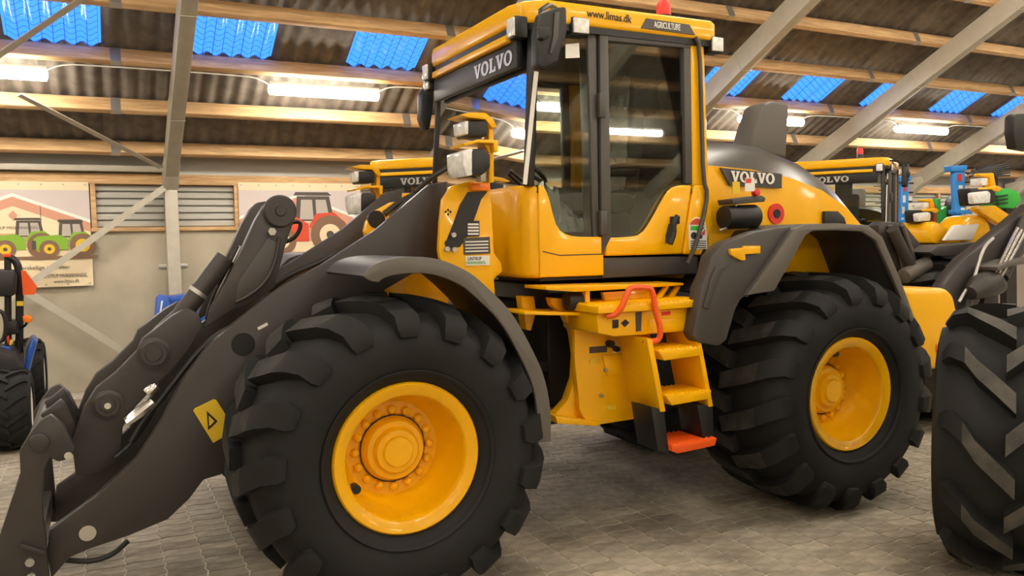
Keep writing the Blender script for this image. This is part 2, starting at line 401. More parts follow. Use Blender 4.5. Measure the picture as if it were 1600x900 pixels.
vs = [(X0+(X1-X0)*i/240, y, roof_z(y)+.03*(i % 2)) for y in (RIDGE_Y, BACK_Y-.2) for i in range(241)]
mb.add(vs, [(i, i+1, 242+i, 241+i) for i in range(240)])
o = obj('roofing', mb, ROOFM, ceiling); o['kind'] = 'stuff'
def Vroof(px, py, drop):
    d = CR*(px-800)+CD*(py-450)+_f*FPX
    t = (EAVE_Z-drop+SL*EAVE_Y-SL*CAM.y-CAM.z)/(SL*d.y+d.z); return CAM+d*t
for a, b in (((-10, 92), (135, -6)), ((30, 148), (252, 262))):
    obj('brace_bar', MB().bar(Vroof(*a, .40), Vroof(*b, .40), .06, .012, nrm), POST, ceiling)
# ------------------------------------------------------------------ fluorescent fittings
def fitting(x, y, drop, label):
    z = roof_z(y)-drop
    t = thing('tube_light', label, 'light', (x, y, z+.09), 'fluorescent fittings under the roof')
    obj('housing', MB().box(x-.64, x+.64, y-.05, y+.05, z+.035, z+.085), WHT, t, .01)
    obj('diffuser', MB().tube([(x-.64, y, z), (x-.625, y, z), (x+.625, y, z), (x+.64, y, z)], [.03, .062, .062, .03], 14), LIT, t)
    return t
_lab = ['glowing tube light hung by the rafter over the green tractor banner', 'glowing tube light under the purlin between the banner and the large loader cab',
        'glowing tube light behind the cab of the large loader', 'glowing tube light behind the grey exhaust stack', 'glowing tube light above the blue implement masts']
_cab = ['crossing the rafter that stands over the banners', 'passing behind the large loader cab', 'between the large loader cab and its exhaust stack', 'starting behind the exhaust stack', 'leaving the lamp farthest along the wall']
for k, x in enumerate((-2.26, 1.18, 4.62, 8.06, 11.5)):
    fitting(x, 5.92, .31, _lab[k])
    z = roof_z(5.92)-.24
    tag(obj('light_cable', MB().tube(smooth_pts([(x+.64, 5.9, z-.02), (x+.74, 5.9, z+.03), (x+.9, 5.86, z+.045), (x+2.55, 5.86, z+.045), (x+2.7, 5.9, z+.03), (x+2.8, 5.9, z-.02)], 1), .008, 6), WHT),
        'thin white cable clipped along the purlin, '+_cab[k], 'cable', 'cables between the tube lights')
for y, where in ((2.0, 'on the roof slope above the large loader'), (-.5, 'close under the ridge on the loader side'), (-3.0, 'close under the ridge on the aisle side'), (-5.6, 'halfway down the roof slope over the aisle'), (-8.6, 'low on the roof slope over the front wall')):  # unseen rows added to raise the ambient light; an opposite row is inferred
    for x in (-5.7, -2.26, 1.18, 4.62, 8.06, 11.5, 14.9):
        fitting(x, y, .55 if y == 2.0 else .31, 'tube light '+where)
for x in (-5.7, 14.94): fitting(x, 5.92, .31, 'tube light at the far end of the back row of lights')
# ------------------------------------------------------------------ banners on the wall
GREENP = mat('printed green', (.22, .42, .03), .6); REDP = mat('printed red', (.62, .07, .03), .6); CREAM = mat('banner cream', (.80, .66, .44), .6)
SALM = mat('printed salmon', (.62, .30, .20), .6); LILAC = mat('printed sky', (.60, .52, .50), .6); DKP = mat('printed dark', (.08, .065, .055), .6)
YELP = mat('printed yellow', (.75, .5, .02), .6); PGLS = mat('printed window', (.45, .40, .35), .6); TYP = mat('printed tyre brown', (.22, .12, .07), .6); FOL = mat('printed leaves', (.35, .33, .05), .6)
def disc(cx, cz, r, n=24): return [(cx+r*math.cos(2*math.pi*i/n), cz+r*math.sin(2*math.pi*i/n)) for i in range(n)]
def print_tractor(par, cx, cz, s, paint, rimc, Y):
    def q(pts, mt, layer, nm): obj(nm, MB().prism([(cx+x*s, cz+z*s) for x, z in pts], Y-.0012*layer, Y), mt, par)
    q([(-.18, .55), (-.14, .98), (.42, .98), (.5, .55)], DKP, 1, 'printed_cab')
    q([(-.1, .58), (-.07, .92), (.12, .92), (.14, .58)], PGLS, 2, 'printed_window')
    q([(.19, .58), (.18, .92), (.36, .92), (.42, .58)], PGLS, 2, 'printed_window')
    q([(-.2, .99), (-.16, 1.05), (.4, 1.05), (.46, .99)], paint if rimc is WHT else DKP, 2, 'printed_roof')
    q([(-.78, .2), (-.8, .5), (-.7, .58), (-.16, .62), (.05, .5), (.05, .2)], paint, 3, 'printed_bonnet')
    q([(.05, .45), (.18, .68), (.5, .7), (.72, .5), (.66, .44), (.45, .58), (.24, .55), (.12, .4)], paint, 4, 'printed_fender')
    q([(-.84, .22), (-.84, .46), (-.74, .46), (-.74, .22)], DKP, 4, 'printed_grille')
    for wx, r in ((-.42, .25), (.42, .34)):
        q(disc(wx, r-.03, r), TYP, 5, 'printed_tyre'); q(disc(wx, r-.03, r*.55), rimc, 6, 'printed_rim'); q(disc(wx, r-.03, r*.2), DKP, 7, 'printed_hub')
    q([(-.9, -.06), (.8, -.06), (.8, .02), (-.9, .02)], TYP, 2, 'printed_shadow')
def banner(x0, x1, z0, z1, gx, label, kind):
    Y = EAVE_Y-.06
    t = thing('wall_banner', label, 'banner', ((x0+x1)/2, Y, z0), 'printed banners on the back wall')
    n = 24; mb = MB()   # slightly rippled vinyl sheet
    mb.add([(x0+(x1-x0)*i/n, Y+.003*math.sin(i*.9)+(.004 if d else 0), z) for d in (0, 1) for z in (z0, z1) for i in range(n+1)],
           [(i, i+1, n+2+i, n+1+i) for i in range(n)]+[(2*n+2+i, 3*n+3+i, 3*n+4+i, 2*n+3+i) for i in range(n)])
    obj('vinyl_sheet', mb, CREAM, t)
    Yp = Y-.005
    def q(pts, mt, layer, nm): obj(nm, MB().prism(pts, Yp-.0012*layer, Yp), mt, t)
    top = z1-.10; gz = z1-.16
    q([(x0, z0+.5), (x1, z0+.5), (x1, top), (x0, top)], LILAC, 0.3, 'printed_sky')
    e = .52*(x1-gx); el = .52*(gx-x0)
    q([(x0, z0+.45), (x1, z0+.45), (x1, gz-e*.75), (gx, gz), (x0, gz-el*.75)], CREAM, .9, 'printed_gable')
    for xe, ee in ((x1, e), (x0, el)):
        q([(gx, gz), (xe, gz-ee*.75), (xe, gz-ee*.75-.13), (gx, gz-.13)], SALM, 1.5, 'printed_eave')
        q([(gx, gz+.02), (xe, gz-ee*.75+.02), (xe, gz-ee*.75-.02), (gx, gz-.02)], WHT, 2, 'printed_roof_edge')
    for i, x in enumerate((gx-.28, gx+.28)):
        q([(x-.003, z0+.6), (x+.003, z0+.6), (x+.003, gz-.1), (x-.003, gz-.1)], DKP, 2, 'printed_joint')
    q([(gx, gz-.30), (gx+.05, gz-.24), (gx, gz-.18), (gx-.05, gz-.24)], SALM, 2, 'printed_emblem')
    text('LINTRUP MASKINHANDEL', 'printed_lettering', .50, (gx-.25, Yp-.004, gz-.40), (1, 0, 0), (0, 0, 1), DKP, t, .035, .0004)
    q([(gx-.30, gz-.62), (gx+.27, gz-.62), (gx+.27, gz-.45), (gx-.30, gz-.45)], SALM, 1.6, 'printed_shopfront')
    for k in range(4): q([(gx-.29+.14*k, gz-.61), (gx-.17+.14*k, gz-.61), (gx-.17+.14*k, gz-.47), (gx-.29+.14*k, gz-.47)], PGLS, 2.2, 'printed_pane')
    if kind == 'green':
        print_tractor(t, -2.02, z0+.36, .44, GREENP, YELP, Yp-.002); print_tractor(t, -1.58, z0+.36, .42, GREENP, YELP, Yp-.012)
        text('forskellige størrelser', 'printed_lettering', .52, (-2.07, Yp-.004, z0+.2), (1, 0, 0), (0, 0, 1), DKP, t, .06, .0004)
    else:
        q([(x0+.02, z0+.2), (x0+.2, z0+.2), (x0+.22, z0+.7), (x0+.12, z0+.85), (x0+.03, z0+.7)], FOL, 2.4, 'printed_bush')
        print_tractor(t, x0+.86, z0+.33, .78, REDP, CREAM, Yp-.002)
    text('LINTRUP MASKINHANDEL', 'printed_lettering', .46, (x1-.52, Yp-.004, z0+.11), (1, 0, 0), (0, 0, 1), DKP, t, .045, .0004)
    text('www.limas.dk', 'printed_lettering', .27, (x1-.42, Yp-.004, z0+.045), (1, 0, 0), (0, 0, 1), DKP, t, .04, .0004)
    for k in range(8):
        for z in (z0+.03, z1-.035):
            x = x0+.04+(x1-x0-.08)*k/7; obj('eyelet', MB().cyl((x, Y-.009, z), (x, Y-.002, z), .012, 10), STEEL, t)
banner(-3.0, -1.31, 1.30, 2.55, -2.11, 'printed vinyl banner showing green tractors beside the blue compact tractor', 'green')
banner(.42, 2.05, 1.30, 2.57, 1.2, 'printed vinyl banner showing a red tractor behind the black lift arm', 'red')
# ================================================================== the wheel loader
YC = 1.2                                    # its centre line
def mir(y): return 2*YC-y
ZC, WB, RT = .765, 2.95, .765
def tyre_mb(R=RT, rb=.352, yi=.70, nl=17, lug_h=.058, sweep=13, lw=.122, style='block'):
    "tyre turned about y, outer sidewall towards -y, rim plane y=0"
    h = lug_h; Rb = R-h; yc = yi/2-.02
    half = [(rb, .035), (rb+.012, .0), (rb+.04, -.03), (rb+.10, -.062), (rb+.19, -.075), (rb+.26, -.06), (Rb-.055, -.025), (Rb-.02, .03), (Rb-.004, .10), (Rb, yc)]
    prof = half+[(r, 2*yc-y) for r, y in reversed(half[:-1])]
    mb = MB().lathe(prof, 72)
    # raised ring on the sidewall
    mb.lathe([(rb+.055, -.047), (rb+.06, -.056), (rb+.07, -.061), (rb+.075, -.056)], 72)
    # lugs follow this line from the tread centre over the shoulder down the sidewall
    if style == 'block': line = [(Rb, yc+.03), (Rb, yc-.08), (Rb-.002, .14), (Rb-.008, .07), (Rb-.025, .015), (Rb-.06, -.03), (Rb-.105, -.055), (Rb-.13, -.064)]
    else: line = [(Rb, yc+.02), (Rb, yc-.06), (Rb, yc-.14), (Rb-.004, .08), (Rb-.02, .02), (Rb-.05, -.02)]
    k = len(line)
    for side in (0, 1):
        for i in range(nl):
            a0 = 2*math.pi*(i+.5*side)/nl; vs = []
            for j, (r, y) in enumerate(line):
                t = j/(k-1)
                p0, p1 = line[max(j-1, 0)], line[min(j+1, k-1)]
                tr, ty = p1[0]-p0[0], p1[1]-p0[1]; ln = math.hypot(tr, ty); nr, ny = -ty/ln, tr/ln   # outward normal
                hh = h*(1 if j < k-2 else (.8 if j == k-2 else .45))
                w = lw*((1.0+.35*t) if style == 'block' else .62)*(1 if j < k-1 else .72)
                a = a0+math.radians(sweep)*min(1, t*1.35)
                for wk, hk in ((-.5, -.3), (-.42, 1), (.42, 1), (.5, -.3)):
                    rr, y2 = r+nr*hh*hk, y+ny*hh*hk
                    aa = a+w*wk/R
                    yy = 2*yc-y2 if side else y2
                    vs.append((rr*math.sin(aa), yy, rr*math.cos(aa)))
            fs = [(0, 1, 2, 3), tuple((k-1)*4+q for q in (3, 2, 1, 0))]
            for j in range(k-1):
                for q in range(4): fs.append((j*4+q, (j+1)*4+q, (j+1)*4+(q+1) % 4, j*4+(q+1) % 4))
            mb.add(vs, fs)
    return mb
rimp = [(.33, .30), (.345, .06), (.355, .03), (.364, .012), (.363, -.006), (.354, -.014), (.305, .0), (.298, .008), (.292, .03), (.288, .09), (.276, .12), (.27, .17), (.252, .19), (.245, .215), (.232, .232), (.13, .236), (.13, .30)]
hubp = [(.178, .238), (.158, .215), (.152, .19), (.142, .175), (.118, .172), (.112, .16), (.104, .145), (.078, .14), (.07, .128), (.0, .124)]
nutp = [(.021, .0), (.021, -.022), (.016, -.032), (0, -.036)]
def worn(me, rmin, m_):
    "lug tops, rubbed paler by the ground, take the second material"
    me.materials.append(m_)
    for q in me.polygons:
        if math.hypot(q.center.x, q.center.z) > rmin: q.material_index = 1
tyre_me = None
def wheel(par, x, near, front):
    y0 = 0 if near else 2*YC; rz = 0 if near else math.pi
    global tyre_me, rim_me, hub_me, nut_me, valve_me
    if tyre_me is None:
        tyre_me = mesh_of('tyre', tyre_mb(), ang=40); tyre_me.materials.append(RUB); worn(tyre_me, RT-.022, RUBW)
        rim_me = mesh_of('rim', MB().lathe(rimp, 64), ang=50); rim_me.materials.append(YEL)
        hub_me = mesh_of('hub', MB().lathe(hubp, 40), ang=40); hub_me.materials.append(YEL)
        nut_me = mesh_of('wheel_nut', MB().lathe(nutp, 12), ang=50); nut_me.materials.append(YEL)
        valve_me = mesh_of('valve_cap', MB().cyl((0, 0, 0), (0, -.05, 0), .022, 14), ang=40); valve_me.materials.append(BLK)
    def ob(nm, me, p, loc, rz=0):
        o = bpy.data.objects.new(nm, me); col.objects.link(o); o.parent = p; o.location = loc; o.rotation_euler.z = rz; return o
    base = Vector((x, y0, ZC))-org(par)
    ob('tyre', tyre_me, par, base, rz).rotation_euler.y = .13 if front else .05
    r = ob('rim', rim_me, par, base, rz)
    ob('hub', hub_me, r, (0, 0, 0))
    for i in range(16):
        a = 2*math.pi*i/16; ob('wheel_nut', nut_me, r, (.192*math.sin(a), .236, .192*math.cos(a)))
    ob('valve_cap', valve_me, r, (-.225, .14, -.14) if front else (-.02, .14, .25))
L1 = thing('wheel_loader', 'large yellow wheel loader with charcoal lift arm, ladder and AGRICULTURE lettering on its cab', 'wheel loader', (1.5, YC, 0))
for x in (0, WB):
    for near in (True, False): wheel(L1, x, near, x == 0)
# axles and dark belly between the wheels
for x in (0, WB):
    obj('axle', MB().tube([(x, .22, ZC), (x, .5, ZC), (x, .75, ZC), (x, 1.0, ZC), (x, 1.4, ZC), (x, 1.65, ZC), (x, 1.9, ZC), (x, 2.18, ZC)], [.17, .17, .13, .24, .24, .13, .17, .17], 20), DARK, L1)
obj('rear_chassis', MB().prism([(1.2, .62), (3.6, .62), (3.9, .9), (3.9, 1.5), (1.2, 1.5)], .78, mir(.78)), BLK, L1, .02)
obj('front_chassis', MB().prism([(-.25, .6), (.55, .55), (.62, 1.5), (.45, 1.95), (.2, 1.7), (-.3, 1.1)], .93, mir(.93)), YEL, L1, .02)
obj('hitch', MB().box(.6, 1.16, .95, mir(.95), .62, .72).box(.6, 1.16, .95, mir(.95), 1.3, 1.4).cyl((.86, YC, .5), (.86, YC, 1.5), .11), DARK, L1, .01)
for dy in (0, .5):
    obj('steering_cylinder', MB().cyl((.5, .85+dy, .95), (1.2, .8+dy, 1.0), .05).cyl((.45, .85+dy, .95), (.75, .84+dy, .96), .03), BLK, L1)
# ---- lift arms
arm = pp(.78, [(700, 283), (672, 288), (590, 358), (500, 416), (430, 455), (372, 500), (325, 540), (288, 590), (250, 660), (213, 716), (150, 775), (77, 829), (73, 862), (80, 905), (108, 872), (140, 858), (200, 838), (262, 812), (296, 780), (318, 750), (345, 742), (420, 690), (520, 560), (603, 452), (650, 425), (690, 405)])
for a, b in ((.78, .84), (mir(.84), mir(.78))):
    ar = obj('lift_arm', MB().prism(arm, a, b), GREY, L1, .008)
    for (px, py, r) in ((137, 833, .038), (380, 538, .06)):
        x, z = V(px, py, .78); yy = (a-.004, a+.02) if a < YC else (b-.02, b+.004)
        obj('pin_cap', MB().cyl((x, yy[0], z), (x, yy[1], z), r, 20), BLK if r > .05 else CHR, ar)
def cross_tube(px, py, Y, r, y0, y1, m=GREY, nm='cross_tube', par=None):
    x, z = V(px, py, Y); return obj(nm, MB().cyl((x, y0, z), (x, y1, z), r, 24), m, par or L1, .006)
cross_tube(330, 640, .78, .09, .84, mir(.84))
# bell cranks and links of the loader linkage
crank = pp(.95, [(412, 322), (424, 311), (440, 308), (454, 315), (460, 332), (457, 352), (446, 385), (436, 425), (428, 450), (400, 470), (362, 486), (322, 512), (330, 480), (352, 440), (380, 385), (398, 345)])
cend = V(437, 330, .95)
for y0 in (.95, mir(.95)-.07):
    bc = obj('bell_crank', MB().prism(crank, y0, y0+.07), GREY, L1, .01)
    if y0 < YC:
        obj('pin_boss', MB().lathe([(.088, .0), (.088, -.018), (.08, -.026), (.03, -.026), (.025, -.036), (0, -.036)], 32, (cend[0], y0, cend[1])), GREY, bc)
        obj('recess_panel', MB().prism(pp(.95, [(418, 372), (438, 380), (420, 440), (368, 470), (372, 440)]), y0-.006, y0+.004), FEN2, bc, .004)
        rib = pp(.95, [(436, 372), (430, 410), (415, 440), (392, 460), (368, 472)])
        obj('weld_rib', MB().tube([(x, y0-.008, z) for x, z in smooth_pts(rib, 1)], .011, 8), GREY, bc)
        x, z = V(424, 362, .95); obj('bolt', MB().cyl((x, y0-.03, z), (x, y0, z), .022, 6), STEEL, bc)
link = pp(.92, [(214, 548), (222, 530), (240, 516), (268, 494), (292, 480), (310, 490), (318, 510), (298, 543), (270, 578), (240, 606), (210, 638), (192, 668), (188, 720), (150, 738), (118, 745), (112, 690), (132, 635), (150, 606), (180, 583)])
for y0 in (.92, mir(.92)-.06):
    lk = obj('link_lever', MB().prism(link, y0, y0+.06), GREY, L1, .01)
    if y0 < YC:
        for (px, py, r) in ((240, 552, .082), (168, 632, .075)):
            x, z = V(px, py, .92)
            obj('pin_boss', MB().lathe([(r, 0), (r, -.012), (r*.8, -.018), (r*.75, -.024), (r*.5, -.024), (r*.45, -.030), (0, -.030)], 32, (x, y0, z)), GREY, lk)
        x, z = V(168, 632, .92); obj('grease_cap', MB().cyl((x, y0-.045, z), (x, y0-.02, z), .016, 12), CHR, lk)
tilt = obj('tilt_cylinder', MB().cyl(V3(272, 508, 1.0), V3(352, 402, 1.0), .05, 20), GREY, L1)
obj('piston_rod', MB().cyl(V3(245, 545, 1.0), V3(290, 485, 1.0), .028, 14), CHR, tilt)
obj('clamp_band', MB().cyl(V3(308, 460, 1.0), V3(312, 455, 1.0), .054, 20), STEEL, tilt)
obj('cylinder_eye', MB().tube([V3(228, 568, 1.0), V3(262, 520, 1.0), V3(285, 492, 1.0)], [.075, .07, .05], 16), GREY, tilt)
for k, off in enumerate((0, 8, 16)):
    obj('hydraulic_pipe', MB().tube([V3(322+off, 500-off, 1.02), V3(330+off, 470-off, 1.02), V3(372+off*.5, 385, 1.02)], .010, 8), STEEL if k else BLK, L1)
for pts, Y, r in (([(205, 690), (225, 655), (255, 620), (300, 560), (340, 520), (380, 505)], .88, .016), ([(180, 715), (210, 690), (240, 640)], .9, .014),
                  ([(420, 455), (450, 430), (500, 410), (525, 395)], 1.1, .018), ([(440, 380), (462, 372), (472, 350), (462, 345), (448, 352)], 1.15, .012),
                  ([(600, 335), (630, 312), (660, 300), (690, 290)], 1.25, .02), ([(610, 340), (640, 310), (672, 280), (700, 262)], 1.15, .014), ([(648, 300), (672, 278), (708, 258)], 1.1, .014),
                  ([(100, 875), (140, 878), (175, 868), (200, 845)], .9, .014)):
    obj('hydraulic_hose', MB().tube([V3(a, b, Y) for a, b in smooth_pts(pts)], r, 8), BLK, L1)
for (px, py), (qx, qy) in (((198, 660), (240, 628)), ((230, 615), (245, 602))):
    obj('hose_fitting', MB().tube([V3(px, py, .88), V3((px+qx)/2, (py+qy)/2, .88), V3(qx, qy, .88)], [.028, .034, .022], 10), CHR, L1)
# tool carrier at the end of the arms
car = pp(.70, [(62, 658), (80, 648), (100, 665), (118, 700), (112, 716), (92, 722), (78, 716), (70, 735), (66, 790), (72, 850), (78, 912), (-20, 912), (-5, 850), (18, 780), (32, 745), (30, 705), (45, 680)])
for y0 in (.70, mir(.70)-.05):
    tc_ = obj('carrier_plate', MB().prism(car, y0, y0+.05), GREY, L1, .008)
    if y0 < YC:
        x, z = V(62, 690, .70); obj('pin_boss', MB().cyl((x, y0-.03, z), (x, y0, z), .042, 24), GREY, tc_, .006)
        x, z = V(107, 710, .70); obj('lock_pin', MB().cyl((x, y0-.03, z), (x, y0, z), .018, 12), CHR, tc_)
        for px, py in ((47, 877), (49, 900)):
            x, z = V(px, py, .70); obj('bolt', MB().cyl((x, y0-.022, z), (x, y0, z), .020, 8), STEEL, tc_)
        obj('edge_rib', MB().bar((*V(32, 850, .7)[:1], y0-.01, V(32, 850, .7)[1]), (V(70, 862, .7)[0], y0-.01, V(70, 862, .7)[1]), .03, .02), GREY, tc_, .004)
hook = pp(.98, [(95, 624), (103, 634), (117, 660), (120, 690), (95, 690), (70, 660), (62, 648), (78, 638)])
for y0 in (.98, 1.34): obj('carrier_hook', MB().prism(hook, y0, y0+.06), GREY, L1, .008)
obj('carrier_tube', MB().cyl((V(62, 690, .7)[0], .72, V(62, 690, .7)[1]), (V(62, 690, .7)[0], mir(.72), V(62, 690, .7)[1]), .05, 18), GREY, L1)
obj('carrier_bar', MB().box(*sorted((V(-5, 860, .7)[0], V(66, 860, .7)[0])), .75, mir(.75), V(0, 905, .7)[1], V(0, 860, .7)[1]), GREY, L1, .01)
# yellow warning sticker on the near arm
st = pp(.772, [(302, 642), (305, 638), (334, 624), (338, 625), (368, 672), (333, 692)])
sk_ = obj('warning_sticker', MB().prism(st, .770, .779), YELP, L1)
obj('sticker_mark', MB().prism(pp(.769, [(323, 642), (340, 658), (325, 672)]), .767, .771), BLK, sk_)
obj('sticker_mark', MB().prism(pp(.768, [(326, 649), (335, 658), (327, 666)]), .7655, .770), YELP, sk_)
obj('arm_sticker', MB().prism(pp(.776, [(402, 512), (417, 504), (419, 508), (404, 516)]), .774, .781), WHT, L1)
# ---- lift tower of the front frame
tower = pp(.58, [(686, 390), (688, 350), (692, 312), (706, 291), (734, 283), (765, 283), (769, 330), (772, 395), (784, 412), (785, 424), (772, 436), (774, 462), (700, 462), (700, 420), (688, 405)])
slot = pp(.575, [(731, 300), (762, 299), (752, 312), (744, 335), (733, 365), (719, 386), (700, 388), (697, 378), (708, 350), (719, 320)])
for y0 in (.58, mir(.58)-.04):
    tw = obj('lift_tower', MB().prism(tower, y0, y0+.04), YEL, L1, .006)
    if y0 < YC:
        obj('tower_slot', MB().prism(slot, y0-.004, y0+.02), BLK, tw)
        obj('amber_marker', MB().prism(pp(.56, [(736, 286), (764, 285), (765, 298), (736, 298)]), .545, .582), AMB, tw, .004)
        for px, py in ((698, 389), (709, 390), (708, 367)):
            x, z = V(px, py, .57); obj('bolt', MB().cyl((x, .555, z), (x, .582, z), .014, 10), STEEL, tw)
        for px, py in ((700, 380), (700, 388)):
            x, z = V(px, py, .57); obj('slot_hole', MB().cyl((x, .574, z), (x, .582, z), .018, 12), BLK, tw)
        pl = obj('data_plate', MB().prism(pp(.575, [(724, 372), (765, 370), (766, 396), (725, 398)]), .573, .581), FEN2, tw)
        for k in range(4): obj('plate_line', MB().prism(pp(.572, [(727, 377+k*5), (763, 376+k*5), (763, 378+k*5), (727, 379+k*5)]), .571, .5745), WHT, pl)
        pl = obj('maker_plate', MB().prism(pp(.575, [(731, 345), (749, 345), (749, 369), (729, 370)]), .573, .581), BLK, tw)
        for k in range(4): obj('plate_line', MB().prism(pp(.572, [(731, 349+k*5), (748, 349+k*5), (748, 352+k*5), (731, 352+k*5)]), .571, .5745), WHT, pl)
        pl = obj('dealer_plate', MB().prism(pp(.575, [(727, 400), (765, 399), (765, 414), (728, 415)]), .573, .581), WHT, tw)
        a = V3(731, 407, .571); text('LINTRUP', 'plate_lettering', .085, a, (1, 0, 0), (0, 0, 1), DARK, pl, .018, .0006)
        a = V3(729, 413, .571); text('MASKINHANDEL', 'plate_lettering', .12, a, (1, 0, 0), (0, 0, 1), GRN, pl, .016, .0006)
        for dx, dz in ((0, .014), (.014, .004), (-.014, .004), (0, -.010)):   # four-dot mark
            x, z = V(701, 332, .57); obj('mark_dot', MB().prism([(x+dx-.007, z+dz), (x+dx, z+dz+.008), (x+dx+.007, z+dz), (x+dx, z+dz-.008)], .576, .581), BLK, tw)
inner = pp(1.25, [(570, 362), (574, 345), (590, 328), (612, 316), (640, 313), (690, 290), (740, 300), (740, 420), (600, 420), (574, 372)])
it_ = obj('inner_tower', MB().prism(inner, 1.25, 1.31), YEL, L1, .008)
x, z = V(588, 343, 1.25); obj('tower_hole', MB().cyl((x, 1.244, z), (x, 1.27, z), .055, 20), BLK, it_)
# ---- headlamp masts, both sides
def lamp_mast(P, Y, s, near):
    "P(px,py) gives x,z of the mast seen at photo pixels of the near one"
    q = lambda pts: [P(a, b) for a, b in pts]
    mast = obj('lamp_mast', MB().prism(q([(758, 184), (765, 196), (766, 286), (759, 286), (758, 240), (752, 230), (752, 224), (758, 222)]), Y-.05*s, Y+.05*s), YEL, L1, .004)
    obj('top_shelf', MB().prism(q([(708, 183), (725, 179), (748, 180), (760, 190), (766, 202), (758, 203), (748, 190), (722, 187)]), Y-.09*s, Y+.09*s), YEL, mast, .003)
    obj('lower_shelf', MB().prism(q([(713, 227), (735, 221), (766, 222), (766, 240), (760, 240), (759, 227), (735, 226), (715, 231)]), Y-.10*s, Y+.10*s), YEL, mast, .003)
    b = obj('work_lamp', MB().prism(q([(722, 192), (752, 192), (752, 216), (722, 216)]), Y-.085*s, Y+.085*s), BLK, mast, .01)
    obj('lens', MB().prism(q([(716, 192), (724, 191), (724, 213), (718, 212)]), Y-.08*s, Y+.08*s), LENS, b, .01)
    b = obj('headlamp', MB().prism(q([(722, 236), (742, 235), (753, 244), (753, 266), (740, 276), (722, 278)]), Y-.12*s, Y+.12*s), BLK, mast, .018)
    obj('lens', MB().prism(q([(710, 240), (722, 235), (726, 236), (726, 276), (716, 278), (711, 262)]), Y-.115*s, Y+.115*s), LENS, b, .016)
    obj('lamp_bracket', MB().prism(q([(746, 262), (757, 262), (757, 284), (748, 284)]), Y-.03*s, Y+.03*s), STEEL, mast, .003)
NM = lambda a, b: V(a, b, .45)
lamp_mast(NM, .45, 1, True)
_n0 = V(735, 256, .45); _f0 = V(566, 318, 2.0)
def FM(a, b):
    x, z = V(a, b, .45); return (_f0[0]+(x-_n0[0])*1.0, _f0[1]+(z-_n0[1])*1.0)
lamp_mast(FM, 2.0, 1, False)
# ---- front fenders
def fender(path, y0, y1, lip, par, nm):
    fd = obj(nm, MB().strip(path, y0, y1, .02), FEN2, par)
    outer = [(x, z) for x, z in path]; k = len(path); inn = []
    for i in range(k):
        a, b = path[max(i-1, 0)], path[min(i+1, k-1)]; t = Vector((b[0]-a[0], b[1]-a[1])).normalized()
        w = lip*(min(1, .25+i*.25) if i < 4 else 1)
        inn.append((path[i][0]+t.y*w, path[i][1]-t.x*w))
    obj('fender_lip', MB().prism(outer+inn[::-1], y0-.022, y0+.004), FEN, fd, .006)
    return fd
fpath = smooth_pts(pp(-.05, [(567, 431), (585, 411), (625, 401), (682, 402), (732, 423), (760, 447), (800, 487), (832, 545), (852, 590), (861, 640), (861, 690)]), 2)
fender(fpath, -.03, .62, .075, L1, 'front_fender')
fd2 = obj('front_fender', MB().strip(fpath, mir(.62), mir(-.03), .02), FEN2, L1)
# ---- rear fenders: angular arch with a panel facing forward
rpath = pp(0, [(1165, 461), (1236, 358), (1254, 350), (1300, 349), (1352, 352), (1374, 370), (1400, 430), (1436, 528)])
rf = obj('rear_fender', MB().strip(rpath, .0, .66, .022), FEN2, L1, .004)
inn = pp(0, [(1206, 454), (1254, 368), (1266, 361), (1300, 360), (1342, 362), (1364, 376), (1391, 436), (1428, 528)])
obj('fender_lip', MB().prism(rpath+inn[::-1], -.025, .004), FEN, rf, .008)
obj('fender_panel', MB().prism(pp(.02, [(1083, 524), (1091, 535), (1124, 541), (1136, 532), (1150, 484), (1158, 468), (1170, 461), (1240, 353), (1184, 361), (1130, 380), (1112, 400), (1106, 425), (1096, 448)]), .02, .12), FEN2, rf, .015)
obj('fender_rib', MB().prism(pp(.015, [(1098, 480), (1110, 436), (1118, 416), (1140, 414), (1128, 422), (1106, 484)]), .008, .024), FEN2, rf, .004)
obj('rear_fender', MB().strip(rpath, mir(.66), mir(0), .022), FEN2, L1)
step_ = obj('fender_step', MB().prism(pp(.05, [(1132, 389), (1154, 387), (1154, 384), (1179, 384), (1179, 396), (1155, 397), (1156, 406), (1150, 407), (1134, 398)]), .0, .12), YEL, L1, .003)
# ---- counterweight
cw = pp(.2, [(1412, 450), (1486, 450), (1497, 462), (1505, 500), (1504, 530), (1493, 560), (1472, 578), (1440, 580), (1430, 560), (1436, 520)])
cwo = obj('counterweight', MB().prism(cw, .22, mir(.22)), YEL, L1, .05, 4)
obj('tail_marker', MB().prism(pp(.2, [(1466, 538), (1480, 538), (1480, 551), (1466, 551)]), .213, .225), AMB, cwo)
# ---- engine hood
hs = [(2.22, .50, 2.23, 2.42), (2.6, .50, 2.21, 2.46), (2.95, .50, 2.16, 2.44), (3.25, .51, 2.08, 2.36), (3.5, .53, 1.97, 2.24), (3.72, .56, 1.82, 2.06), (3.9, .62, 1.62, 1.82)]
mb = MB(); vs = []
for x, y, zs, zc in hs: vs += [(x, y, 1.5), (x, y-.02, (1.5+zs)/2), (x, y, zs), (x, mir(y), zs), (x, mir(y)+.02, (1.5+zs)/2), (x, mir(y), 1.5)]
k = len(hs)
mb.add(vs, [(i*6+j, (i+1)*6+j, (i+1)*6+j+1, i*6+j+1) for i in range(k-1) for j in (0, 1, 3, 4)]+[tuple(range(6)), tuple((k-1)*6+j for j in range(5, -1, -1))])
hood = obj('engine_hood', mb, YEL, L1, ang=50)
mb = MB(); vs = []; nn = 12
for x, y, zs, zc in hs:
    for j in range(nn+1):
        t = -1+2*j/nn; vs.append((x, YC+(YC-y)*t, zs+(zc-zs)*(1-abs(t)**3.2)))
